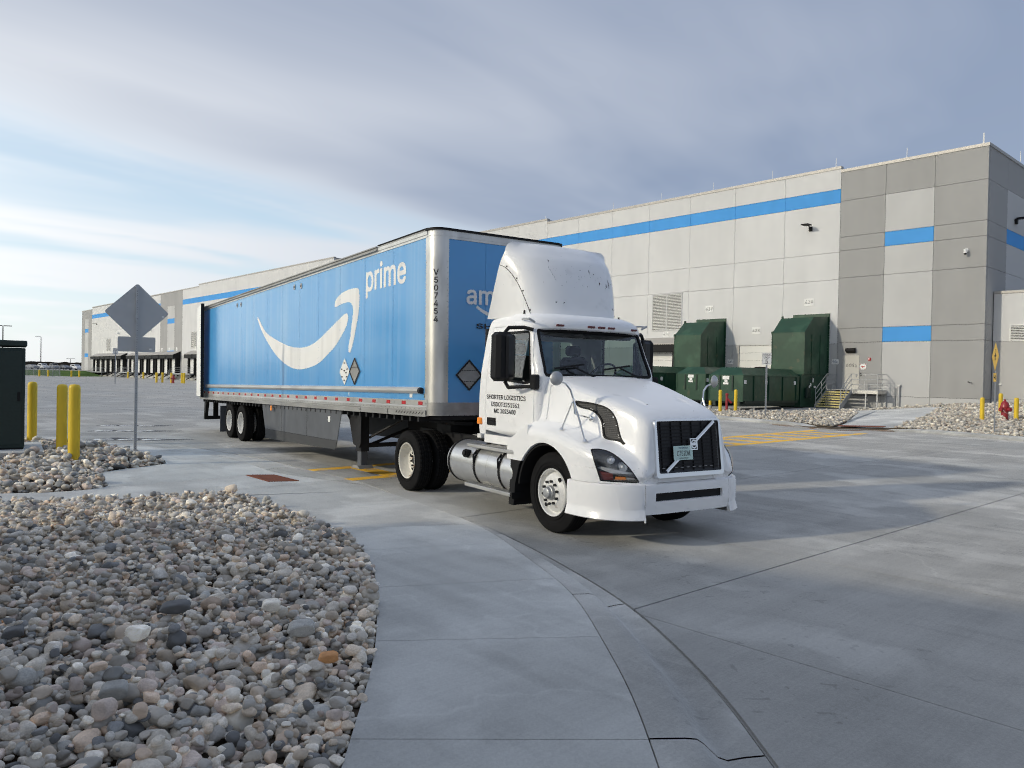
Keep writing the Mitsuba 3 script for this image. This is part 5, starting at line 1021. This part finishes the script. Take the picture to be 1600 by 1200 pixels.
bk = kput('bumper', cp_, 'm_truck_white', smooth=30); put('air_intake', box(1.22, 1.31, -.58, .58, .54, .66), 'm_black', bk, KM)
for s in (-1, 1):
    side = bm ^ mf(box(.3, 2, -2 if s < 0 else .706, -.706 if s < 0 else 2, .2, .9)); put('corner', tm(side), 'm_truck_white', bk, KM, smooth=30)
    fl = prism(Polygon([(.545, .47), (.875, .47), (.865, .735), (.545, .735)]) if False else Polygon([(0, 0), (1, 0), (1, 1), (0, 1)]), .001); 
    put('tow_cover', tm((bumper_solid([(.73, .006), (.60, .0085), (.455, .0065)], .012) ^ mf(prism(Polygon([(s * .745, .47), (s * .975, .47), (s * 1.02, .70), (s * .745, .705)]), 2, 'x', .3)))), 'm_truck_white', bk, KM, smooth=30)
    put('seam', tm((bumper_solid([(.748, .003), (.60, .0068), (.46, .0035)], .012) ^ mf(box(.3, 2, s * .703 - .002, s * .703 + .002, .46, .75)))), 'm_alu_dark', bk, KM)
put('notch_tab', box(1.325, 1.35, -.725, -.705, .315, .35, .006), 'm_white', bk, KM)
kput('front_valance', box(-.2, 1.15, -.75, .75, .45, .75), 'm_black')
# cab
def ring(z, xr, xf, hw, rr=.09, bulge=.05):
    q = rrect(xr, xf, -hw, hw, rr, 5).copy(); fr_ = ss((xr + xf) / 2, xf, q[:, 0]); q[:, 0] += bulge * fr_ * (1 - (np.abs(q[:, 1]) / hw) ** 2); return np.column_stack([q, np.full(len(q), z)])
LV = [(1.13, -1.93, -.43, 1.02), (1.30, -1.94, -.40, 1.035), (1.62, -1.93, -.39, 1.040), (1.97, -1.91, -.375, 1.032), (2.30, -1.87, -.50, 1.003), (2.62, -1.82, -.625, .970), (2.74, -1.79, -.67, .945), (2.80, -1.77, -.74, .90), (2.83, -1.74, -.85, .82)]
P_ = [PchipInterpolator([l[0] for l in LV], [l[i] for l in LV]) for i in (1, 2, 3)]
zz = np.r_[np.linspace(1.13, 2.62, 18), np.linspace(2.68, 2.83, 6)]
cab_o = mf(loft([ring(z, *[float(p(z)) for p in P_]) for z in zz])); cab_i = mf(loft([ring(z, float(P_[0](z)) + .05, float(P_[1](z)) - .05, float(P_[2](z)) - .05) for z in zz[1:-2]]))
wsP = Polygon([(-.945, 1.985), (.945, 1.985), (.905, 2.615), (-.905, 2.615)]).buffer(-.05).buffer(.05)
winP = Polygon([(-1.53, 1.945), (-1.47, 2.575), (-.70, 2.575), (-.555, 1.90), (-.70, 1.885)]).buffer(-.05).buffer(.05)
rearP = Polygon([(-.62, 1.97), (.62, 1.97), (.62, 2.52), (-.62, 2.52)]).buffer(-.05).buffer(.05)
doorP = Polygon([(-1.615, 2.665), (-1.675, 1.95), (-1.70, 1.125), (-.845, 1.125), (-.48, 1.315), (-.475, 1.95), (-.635, 2.62), (-.68, 2.665)]).buffer(-.03).buffer(.03)
shell = cab_o - cab_i
ws_pr = mf(prism(wsP, 1.0, 'x', -.80)); win_pr = mf(prism(winP, 3, 'y', -1.5)); rear_pr = mf(prism(rearP, .4, 'x', -2.05))
shell = shell - ws_pr - rear_pr
door_pr = mf(prism(doorP, 3, 'y', -1.5)); seam_pr = mf(prism(doorP.buffer(.007), 3, 'y', -1.5))
cab = shell - seam_pr; doors = (shell ^ door_pr) - win_pr
kput('cab', cab, 'm_truck_white', smooth=32)
[kput('cab_skirt', box(-1.78, -.87, s * .94 - .06, s * .94 + .06, 1.0, 1.135, .01), 'm_truck_white') for s in (-1, 1)]
kput('step_well', box(-1.9, -.45, -.86, .86, .95, 1.13), 'm_black')
for s in (-1, 1):
    half = mf(box(-3, 1, -2 if s < 0 else 0, 0 if s < 0 else 2, .5, 3.2)); dk = kput('door', doors ^ half, 'm_truck_white', smooth=32)
    gl = (cab_o.scale([1, .987, 1]) - cab_o.scale([1, .982, 1])) ^ mf(prism(winP.buffer(.004), 3, 'y', -1.5)) ^ half; gm = tm(gl); f_ = gm.face_normals[:, 1] * s > .5; put('window', trimesh.Trimesh(gm.vertices, gm.faces[f_], process=False), 'm_glass_tint', dk, KM)
    sl = (cab_o.scale([1, 1.004, 1]) - cab_o.scale([1, .97, 1])) ^ mf(prism(winP.buffer(.018).difference(winP.buffer(-.012)), 3, 'y', -1.5)) ^ half; put('window_seal', tm(sl), 'm_black', dk, KM)
    put('handle', cat([box(-1.635, -1.405, s * 1.04 - .006, s * 1.04 + .006, 1.265, 1.375, .005)]), 'm_black', dk, KM); put('handle_grip', box(-1.55, -1.43, s * 1.05 - .008, s * 1.05 + .008, 1.315, 1.345, .004), 'm_black_gloss', dk, KM)
    put('moulding', box(-1.70, -.475, s * 1.041 - .003, s * 1.041 + .003, 1.735, 1.741), 'm_white', dk, KM)
    for txt, z, x0, x1, h in (('SHORTER LOGISTICS', 1.672, -1.655, -.66, .066), ('USDOT3251561', 1.570, -1.53, -.81, .064), ('MC 1023400', 1.478, -1.45, -.90, .064)):
        q = rot_text(txt, .1, .0015, True); q = place_text(q, ((x0 + x1) / 2, s * 1.0425, z), (1, 0, 0) if s < 0 else (-1, 0, 0), (0, 0, 1), w=x1 - x0, h=h); put('lettering', q, 'm_ink', dk, KM)
    kput('marker_lamp', box(-1.90, -1.78, s * 1.04 - .02, s * 1.04 + .02, 1.26, 1.36, .012), 'm_amber')
    kput('roof_aerial_base', lathe([(.03, 2.80), (.03, 2.84), (.012, 2.90), (0, 2.90)], 10) if False else cyl((-1.0, s * .86, 2.80), (-1.0, s * .86, 2.89), .022, 8, .012), 'm_black')
    kput('grab_bar', cat([tube([(-.86, s * .985, 2.745), (-.74, s * 1.05, 2.75), (-.60, s * 1.05, 2.735)], .012, 6), cyl((-.60, s * .96, 2.70), (-.60, s * 1.06, 2.745), .016, 8)]), 'm_galv')
g2 = (cab_o.translate([-.012, 0, 0]) - cab_o.translate([-.018, 0, 0])) ^ mf(prism(wsP.buffer(.004), 1.0, 'x', -.80)); gm = tm(g2); f_ = gm.face_normals[:, 0] > .3; kput('windscreen', trimesh.Trimesh(gm.vertices, gm.faces[f_], process=False), 'm_glass_tint', smooth=30)
sl = (cab_o.translate([.005, 0, 0]) - cab_o.translate([-.035, 0, 0])) ^ mf(prism(wsP.buffer(.012).difference(wsP.buffer(-.028)), 1.0, 'x', -.80)); kput('windscreen_seal', sl, 'm_black')
kput('rear_window', box(-1.875, -1.871, -.625, .625, 1.96, 2.53), 'm_glass_tint')
# inside
kput('dashboard', cat([prism([(-.95, 1.55), (-.98, 1.86), (-.72, 1.99), (-.50, 1.975), (-.46, 1.5)], 1.86, 'y', -.93)]), 'm_cabin'); kput('cabin_floor', box(-1.86, -.5, -.95, .95, 1.16, 1.20), 'm_cabin'); kput('headliner', box(-1.74, -.80, -.86, .86, 2.66, 2.70), 'm_cabin'); kput('sun_visor', cat([box(-.86, -.70, -.85, -.05, 2.53, 2.60, .01), box(-.86, -.70, .05, .85, 2.53, 2.60, .01)]), 'm_cabin')
for s in (-1, 1):
    st_ = kput('seat', cat([box(-1.62, -1.12, s * .52 - .25, s * .52 + .25, 1.45, 1.62, .05), box(-1.72, -1.55, s * .52 - .25, s * .52 + .25, 1.6, 2.28, .06)]), 'm_seat'); put('headrest', box(-1.72, -1.60, s * .52 - .14, s * .52 + .14, 2.30, 2.46, .04), 'm_seat', st_, KM)
    put('pedestal', box(-1.6, -1.15, s * .52 - .2, s * .52 + .2, 1.2, 1.45), 'm_cabin', st_, KM)
sw = trimesh.creation.torus(.225, .016, 36, 8); sw.apply_transform(trimesh.transformations.rotation_matrix(math.radians(-52), [0, 1, 0])); sw.apply_translation((-.95, .52, 2.0)); kput('steering_wheel', cat([sw, tube([(-.95, .52, 2.0), (-.72, .52, 1.85)], .03, 8), tube([(-.95, .30, 2.0), (-.95, .74, 2.0)], .016, 6)]), 'm_black', smooth=True)
kput('rear_bulkhead', cat([box(-1.85, -1.82, .63, .97, 1.2, 2.66), box(-1.85, -1.82, -.97, -.63, 1.2, 2.66), box(-1.85, -1.82, -.63, .63, 1.2, 1.96)]), 'm_cabin')
# wipers
for y0, y1 in ((-.20, -.80), (.62, .02)):
    def wsx(y, z): return float(P_[1](z)) + .05 * (1 - (abs(y) / float(P_[2](z))) ** 2) + .02
    kput('wiper', cat([tube([(wsx(y0, 1.98) + .02, y0 + .05, 1.975), (wsx(y0 - .25, 2.1) + .03, y0 - .25, 2.09), (wsx(y1 + .25, 2.12) + .015, y1 + .28, 2.125)], .012, 6), tube([(wsx(y1, 2.08) + .008, y1, 2.085), (wsx(y0 - .2, 2.15) + .008, y0 - .1, 2.15)], .013, 6)]), 'm_black')
# brow over the windscreen
rows_ = []
for y in np.linspace(-1, 1, 33):
    k = abs(y); dxx = -.19 * k ** 4 - .04 * k ** 2; dz = -.035 * k ** 5; e = 1 - .55 * max(0, (k - .86) / .14) ** 2
    pr = [(-.50, 2.615), (-.455, 2.635), (-.445, 2.68), (-.475, 2.745), (-.56, 2.80), (-.70, 2.842), (-.90, 2.860), (-1.05, 2.862), (-1.05, 2.78), (-.85, 2.76), (-.66, 2.70), (-.60, 2.63)]
    rows_.append([(x + dxx, y * 1.0, 2.63 + (z - 2.63) * e + dz) for x, z in pr])
bw_ = kput('roof_brow', loft(rows_), 'm_truck_white', smooth=40)
for y in (-.62, -.115, .065, .245, .72): k = abs(y); x = -.437 - .19 * k ** 4 - .04 * k ** 2; put('marker_lamp', box(x - .02, x + .012, y - .062, y + .062, 2.655, 2.683, .008), 'm_red_dark', bw_, KM)
# roof fairing
FV = [(2.80, -1.79, .975, -.93, .70, .17), (3.10, -1.675, .975, -.98, .74, .17), (3.30, -1.60, .975, -1.04, .765, .17), (3.50, -1.525, .972, -1.12, .79, .17), (3.65, -1.47, .955, -1.20, .79, .165), (3.75, -1.435, .925, -1.285, .765, .145), (3.82, -1.42, .915, -1.335, .72, .12), (3.87, -1.41, .875, -1.368, .65, .08), (3.90, -1.40, .815, -1.383, .57, .045)]
PF = [PchipInterpolator([l[0] for l in FV], [l[i] for l in FV]) for i in range(1, 6)]; fz = np.r_[np.linspace(2.80, 3.65, 16), np.linspace(3.69, 3.87, 8), 3.882, 3.892, 3.90]
def fring(z):
    xr, hw, xc, yc, b = [float(p(z)) for p in PF]
    h = spline([(xr, hw), (xr * .5 + xc * .5, (hw + yc) / 2 + .028), (xc, yc), (xc + b * .62, yc * .74), (xc + b * .93, yc * .38), (xc + b, 0)], 24); q = np.vstack([h, (h * (1, -1))[::-1][1:]])
    return np.column_stack([q, np.full(len(q), z)])
fsol = mf(loft([fring(z) for z in fz])); fk = kput('roof_fairing', fsol, 'm_truck_white', smooth=40)
def on_fairing(y, z): q = fring(z)[6:-6]; return float(np.interp(y, q[::-1, 1], q[::-1, 0]))
def side_fairing(x, z): q = fring(z)[:18]; return float(np.interp(x, q[:, 0], q[:, 1]))
for s in (-1, 1):
    path = spline([(-1.56, 3.57), (-1.42, 3.53), (-1.24, 3.36), (-1.09, 3.10), (-.98, 2.80)], 20); gs = (fsol.scale([1, 1.0035, 1]) - fsol.scale([1, .99, 1])) ^ mf(prism(LineString(path).buffer(.0042), 3, 'y', -1.5)) ^ mf(box(-3, 1, -2 if s < 0 else .5, -.5 if s < 0 else 2, 2.5, 4.2)); put('panel_seam', tm(gs), 'm_ink', fk, KM)
    put('screw', cat([cyl((x, s * (side_fairing(x, z) - .02), z), (x, s * (side_fairing(x, z) + .008), z), .011, 8) for x, z in ((-1.37, 3.53), (-1.20, 3.35), (-1.10, 3.17), (-1.00, 2.90))]), 'm_dark_metal', fk, KM)
rg = np.random.default_rng(3); ch = []
def chip(y, z, w, h):
    q = np.array([(y + dy, z + dz) for dy, dz in ((-w, -h * .3), (w * .2, -h), (w, h * .2), (-w * .1, h))]) * 1.0; x = on_fairing(y, z); s1 = (on_fairing(y, z + .02) - on_fairing(y, z - .02)) / .04; sy = (on_fairing(y + .02, z) - on_fairing(y - .02, z)) / .04
    v = np.array([(x + .0025 + s1 * (c - z) + sy * (b - y), b, c) for b, c in q]); ch.append(trimesh.Trimesh(np.vstack([v, v - (.004, 0, 0)]), [[0, 1, 2], [0, 2, 3], [4, 6, 5], [4, 7, 6], [0, 5, 1], [0, 4, 5], [1, 6, 2], [1, 5, 6], [2, 7, 3], [2, 6, 7], [3, 4, 0], [3, 7, 4]], process=False))
for i in range(34): chip(rg.uniform(-.40, .55), 3.42 + rg.normal(0, .06), rg.uniform(.002, .006), rg.uniform(.003, .009))
for k in range(6): chip(-.47 + .014 * k, 3.52 - .035 * k, .0022, .015)
for y, z, w, h in ((.62, 3.36, .010, .07), (.55, 3.33, .012, .03), (.40, 3.35, .014, .022), (.24, 3.52, .009, .025), (.70, 3.37, .01, .012), (-.44, 3.62, .008, .02), (.32, 3.48, .013, .01)): chip(y, z, w, h)
for y, z in ((-.44, 3.02), (-.32, 3.015), (.66, 2.99), (.76, 2.985)): chip(y, z, .012, .012)
lab(put('paint_chip', cat(ch), 'm_ink', fk, KM), kind='stuff')
# mirrors
for s in (-1, 1):
    mk = kput('door_mirror', box(-1.02, -.80, s * 1.16 - .13 * (s > 0), s * 1.16 + .0 + .13 * (s < 0) * 0 + (.26 if s > 0 else 0) - (0), 1.90, 2.56, .05) if False else box(-1.00, -.78, min(s * 1.14, s * 1.42), max(s * 1.14, s * 1.42), 1.90, 2.56, .05), 'm_black'); put('front_cover', box(-.80, -.74, min(s * 1.15, s * 1.30), max(s * 1.15, s * 1.30), 1.93, 2.53, .03), 'm_black_gloss', mk, KM)
    put('mirror_glass', box(-1.008, -1.0, min(s * 1.17, s * 1.39), max(s * 1.17, s * 1.39), 1.95, 2.51, .01), 'm_chrome', mk, KM)
    put('arm', tube([(-.88, s * 1.25, 2.56), (-.86, s * 1.2, 2.625), (-.72, s * 1.05, 2.63), (-.62, s * .97, 2.60)], .024, 8), 'm_black', mk, KM); put('arm', tube([(-.86, s * 1.25, 1.90), (-.82, s * 1.22, 1.82), (-.50, s * 1.09, 1.84), (-.42, s * 1.03, 1.86)], .024, 8), 'm_black', mk, KM); put('arm_foot', box(-.50, -.36, min(s * 1.02, s * 1.10), max(s * 1.02, s * 1.10), 1.80, 2.0, .02), 'm_black', mk, KM)
    # round bonnet mirror on a tripod
    hm = key('bonnet_mirror', tr); A0 = np.array([.22, s * 1.09, 1.335]); A1 = np.array([.69, s * 1.10, 1.225]); TP = np.array([.47, s * 1.12, 1.72])
    put('stalk', cat([tube([A1, TP, TP + (-.015, s * .03, .10), TP + (-.02, s * .10, .17), TP + (-.02, s * .19, .20)], .012, 8), tube([A0, TP - (.005, 0, .05)], .011, 8), tube([TP - (-.05, 0, .19), (.52, s * .875, 1.47)], .010, 8), tube([TP - (-.02, 0, .03), TP - (-.05, 0, .19)], .014, 6)]), 'm_chrome', hm, KM, smooth=40)
    [put('foot', lathe([(.035, 0), (.03, .012), (.014, .03), (0, .03)], 14).apply_transform(trimesh.transformations.translation_matrix(q)), 'm_chrome', hm, KM, smooth=30) for q in (A0 - (0, 0, .012), A1 - (0, 0, .012))]; bs = lathe([(.035, 0), (.028, .02), (0, .022)], 16); bs.apply_transform(trimesh.transformations.rotation_matrix(-s * math.pi / 2, [1, 0, 0])); bs.apply_translation((.52, s * .865, 1.47)); put('brace_foot', bs, 'm_chrome', hm, KM)
    mh = lathe([(0, -.045), (.04, -.041), (.068, -.027), (.084, -.006), (.086, .0), (.082, .004), (0, .013)], 30); mh.apply_transform(trimesh.transformations.rotation_matrix(math.pi / 2, [0, 1, 0])); mh.apply_transform(trimesh.transformations.scale_matrix(-1, [0, 0, 0], [1, 0, 0])); mh.invert() if mh.volume < 0 else None; mh.apply_transform(trimesh.transformations.rotation_matrix(math.radians(s * 12), [0, 0, 1])); mh.apply_translation(TP + np.array([-.02, s * .24, .235])); put('head', mh, 'm_galv' if s < 0 else 'm_alu', hm, KM, smooth=35)
# cowl, chassis, tanks
kput('wheel_arch_liner', tm(mf(cyl((0, -1.15, .50), (0, 1.15, .50), .64, 40)) - mf(cyl((0, -2, .50), (0, 2, .50), .61, 40)) - mf(box(-2, 2, -2, 2, -1, .55)) - mf(box(-2, 2, -.55, .55, -1, 2))), 'm_black')
kput('engine_block', box(-.5, 1.0, -.45, .45, .55, 1.3), 'm_black')
for s in (-1, 1): kput('frame_rail', box(-4.9, 1.2, s * .43 - .045, s * .43 + .045, .72, 1.0), 'm_dark_metal')
kput('cross_member', cat([box(x, x + .1, -.40, .40, .74, .96) for x in (-4.8, -3.4, -2.6, -2.0)]), 'm_dark_metal'); kput('fifth_wheel', cat([prism(Polygon([(-4.55, -.48), (-3.65, -.46), (-3.45, -.2), (-3.45, .2), (-3.65, .46), (-4.55, .48), (-4.6, .1), (-4.2, .04), (-4.2, -.04), (-4.6, -.1)]), .06, 'z', 1.12), box(-4.2, -3.7, -.5, .5, 1.0, 1.12)]), 'm_dark_metal')
kput('deck_plate', box(-2.95, -1.95, -.50, .50, 1.005, 1.02), 'm_alu_dark'); kput('air_lines', cat([tube(spline([(-1.95, y, 1.7), (-2.2, y, 1.45), (-2.6, y * 1.2, 1.35), (-2.9, y * .8, 1.6)], 10), .014, 6) for y in (-.25, -.1, .1)]), 'm_red'); kput('work_lamp', box(-2.62, -2.5, -.62, -.52, .99, 1.06, .01), 'm_white')
kput('exhaust', cat([cyl((-2.08, .78, 1.0), (-2.08, .78, 2.6), .09, 14)]), 'm_chrome', smooth=30) if False else None
for s in (-1, 1):
    tk = kput('fuel_tank', cat([ylathe([(0, -.93), (.27, -.93), (.31, -.915), (.32, -.88), (.32, .88), (.31, .915), (.27, .93), (0, .93)], 48).apply_transform(trimesh.transformations.rotation_matrix(math.pi / 2, [0, 0, 1])).apply_transform(trimesh.transformations.translation_matrix((-1.66, s * .86, .665)))]), 'm_tank', smooth=40)
    for x in (-2.50, -1.75, -1.08): put('strap', ylathe([(.322, -.025), (.329, -.022), (.329, .022), (.322, .025), (.322, -.025)], 48).apply_transform(trimesh.transformations.rotation_matrix(math.pi / 2, [0, 0, 1])).apply_transform(trimesh.transformations.translation_matrix((x, s * .86, .665))), 'm_black', tk, KM)
    put('step_bracket', cat([tube([(x, s * 1.10, .88), (x + .04, s * 1.185, .82), (x + .06, s * 1.19, .70)], .014, 6) for x in (-1.80, -1.14)]), 'm_black', tk, KM)
    put('filler_cap', cat([cyl((-1.98, s * 1.06, .80), (-1.98, s * 1.20, .83), .062, 20), cyl((-1.98, s * 1.19, .83), (-1.98, s * 1.225, .835), .045, 6)]), 'm_black', tk, KM); put('weld_seam', ylathe([(.3205, -.004), (.3225, 0), (.3205, .004), (.3205, -.004)], 48).apply_transform(trimesh.transformations.rotation_matrix(math.pi / 2, [0, 0, 1])).apply_transform(trimesh.transformations.translation_matrix((-1.42, s * .86, .665))), 'm_alu_dark', tk, KM)
    u = kput('step', cat([box(-1.93, -.72, min(s * 1.03, s * 1.20), max(s * 1.03, s * 1.20), .93, .975, .008)]), 'm_alu'); put('grip', cat([box(x, x + .012, min(s * 1.045, s * 1.19), max(s * 1.045, s * 1.19), .974, .981) for x in np.arange(-1.9, -.75, .03)]), 'm_alu_dark', u, KM)
    u = kput('step', cat([box(-1.93, -.72, min(s * 1.06, s * 1.23), max(s * 1.06, s * 1.23), .36, .41, .008)]), 'm_alu'); put('grip', cat([box(x, x + .012, min(s * 1.075, s * 1.22), max(s * 1.075, s * 1.22), .409, .416) for x in np.arange(-1.9, -.75, .03)]), 'm_alu_dark', u, KM); put('end_cap', box(-.72, -.68, min(s * 1.0, s * 1.22), max(s * 1.0, s * 1.22), .34, .42), 'm_black', u, KM)
    kput('splash_flap', prism([(-.80, .96), (-.44, 1.02), (-.60, .80), (-.68, .55), (-.71, .25), (-.83, .25), (-.80, .70)], .52, 'y', -1.17 if s < 0 else .65), 'm_black')
    kput('rear_bracket', cat([box(-2.72, -2.60, min(s * .42, s * .8), max(s * .42, s * .8), .5, .95)]), 'm_dark_metal')
    wheel(tr, KM @ M4(np.eye(3) if s < 0 else np.diag([-1., -1, 1]), (0, s * .93, .51)), 'steer')
    for k in (0, 1): A = np.eye(3) if s < 0 else np.diag([-1., -1, 1]); wheel(tr, KM @ M4(A if k == 0 else A @ np.diag([-1., -1, 1]), (-4.006, s * (1.045 - .33 * k), .51)), 'drive')
kput('axle', cat([cyl((0, -.95, .51), (0, .95, .51), .07, 10), cyl((-4.006, -.95, .51), (-4.006, .95, .51), .10, 12), lathe([(.02, -.2), (.22, -.12), (.24, 0), (.22, .12), (.02, .2)], 20).apply_transform(trimesh.transformations.translation_matrix((-4.006, 0, .51)))]), 'm_dark_metal')

# ------------------------------------------------------------------ far left: grass, fence, cars, scrub
lab(put('grass_bank', loft([[(*p, -.1), (*(p + np.array([-4., 16.])), h), (*(p + np.array([-30., 60.])), h + .1), (*(p + np.array([-30., 60.])), -.1)] for p, h in ((np.array([-190., 184.]), 1.2), (np.array([-104., 177.]), 1.2), (np.array([-99.5, 172.5]), 1.1), (np.array([-94., 169.]), .0))]), 'm_grass'), kind='structure')
lab(put('parking_lot', sheet(Polygon([(-260, 218), (-96, 200), (-110, 330), (-330, 330)]), 1.33, thick=.1, seg=0), 'm_pavement_far'), kind='structure')
gravel = Polygon([(-80, 155), (-98, 176), (-85, 174), (-70, 160)])
kf = thing('chain_link_fence', 'galvanised chain link fence running along the grass at the far left', 'fence'); A_, B_ = np.array([-119., 167.]), np.array([-97., 165.]); n_ = 15
for i in range(n_ + 1): p = A_ * (1 - i / n_) + B_ * i / n_; put('post', cyl((*p, -.1), (*p, 2.4), .045, 6), 'm_galv', kf)
wires = [cyl((*A_, z), (*B_, z), .03, 5) for z in (.1, 2.35)]
for i in range(240):
    p = A_ * (1 - i / 240) + B_ * i / 240; q = A_ * (1 - (i + 6) / 240) + B_ * (i + 6) / 240; wires += [cyl((*p, .1), (*q, 2.3), .007, 3), cyl((*q, .1), (*p, 2.3), .007, 3)]
lab(put('wire_mesh', cat(wires), 'm_galv', kf), kind='stuff')
def car(x, y, yaw, m, label, group=None, suv=True):
    t = thing('parked_car', label, 'car', group); mt = M4(rotz(yaw), (x, y, 1.33)); h = 1.75 if suv else 1.45
    def sec(ys, e): return [[(-2.3, k, .45), (-2.3, k * e, .95), (-2.2, k * e, 1.05), (-1.9 if suv else -1.5, k * e * .8, h - .08), (-1.4 if suv else -.9, k * e * .78, h), (.3, k * e * .78, h - .02), (1.05, k * e * .86, 1.12), (2.1, k * e, .98), (2.32, k * e, .75), (2.32, k, .4)] for k in ys]
    put('body', loft(sec((-.92, -.9, -.5, .5, .9, .92), .98)), m, t, mt, smooth=40)
    put('windows', cat([prism([(-1.75, 1.1), (-1.62, h - .16), (.25, h - .16), (.85, 1.1)], 1.62, 'y', -.81).apply_scale((1, 1.0, 1)), prism([(-.62, 1.12), (.62, 1.12), (.55, h - .12), (-.55, h - .12)], .05, 'x', .62)]), 'm_black_gloss', t, mt)
    for wx in (-1.4, 1.45):
        for s in (-1, 1): put('wheel', cyl((wx, s * .72, .34), (wx, s * .94, .34), .34, 14), 'm_rubber', t, mt)
    put('headlamp', cat([box(2.2, 2.34, s * .7 - .15, s * .7 + .15, .7, .85) for s in (-1, 1)]), 'm_white', t, mt)
for x, yw, m, l, sv in ((-143.3, -35, 'm_car_grey', 'grey car, leftmost of the five parked beyond the grass', False), (-140.0, -38, 'm_car_white', 'bright white estate car, second from the left beyond the grass', True), (-136.7, -42, 'm_car_grey', 'dark grey car in the middle of the five parked beyond the grass', True), (-133.6, -40, 'm_car_grey', 'grey saloon, second from the right beyond the grass', False), (-130.2, -36, 'm_car_white', 'white car, rightmost of the five, nearest the warehouse end', True)): car(x, 230, yw, m, l, 'cars parked beyond the grass', sv)
lot = []
rg = np.random.default_rng(12)
th_ = np.linspace(-1.25, -.30, 320); R0 = 620
sc_ = np.array([[(R0 * math.sin(a), R0 * math.cos(a), -.5), (R0 * math.sin(a), R0 * math.cos(a), 4.6 + 2.2 * float(meshkit.fbm(np.array([a * 160, 0, 0]), 4))), ((R0 + 40) * math.sin(a), (R0 + 40) * math.cos(a), 4.2), ((R0 + 40) * math.sin(a), (R0 + 40) * math.cos(a), -.5)] for a in th_]); lab(put('distant_scrub', loft(sc_), 'm_brush'), 'brown strip of far scrub along the horizon at the left', 'scrub', kind='stuff')
# the gatehouse behind and left of the lens: its shade lies over the rocks and the walk
gh = thing('gatehouse', 'pale flat roofed gatehouse outside the picture whose shade falls over the near rocks', 'building')
gd = np.array([.85, -.527]); gn = np.array([-.527, -.85]); GM = M4(np.stack([[*gd, 0], [*(-gn), 0], [0, 0, 1]], 1), (-9.6, 6.15, 0))
put('wall', box(0, 8.6, -5.0, 0, -.1, 3.35), 'm_wall_white', gh, GM); put('roof', box(-.15, 8.75, -5.2, .15, 3.35, 3.62, .03), 'm_cap', gh, GM)
for i in range(3): put('window', box(1 + i * 2.4, 2.4 + i * 2.4, -.01, .03, 1.1, 2.3), 'm_black_gloss', gh, GM)
# far trees behind the lens, mirrored in the trailer side
ft = []
for i in range(150):
    a = math.radians(-178 + i * .85); r = 330 + rg.uniform(-25, 25); s = rg.uniform(4, 8.5); m = trimesh.creation.icosphere(1, 1.0); m.vertices *= (1 + .35 * (meshkit.noise(m.vertices * 2 + i) - .5)[:, None]) * (s * .8, s * .8, s * .75); m.apply_translation((r * math.sin(a), r * math.cos(a), s * .4)); ft.append(m)
lab(put('far_trees', cat(ft), 'm_leaf'), 'band of far trees outside the picture mirrored in the trailer side', 'trees', kind='stuff')
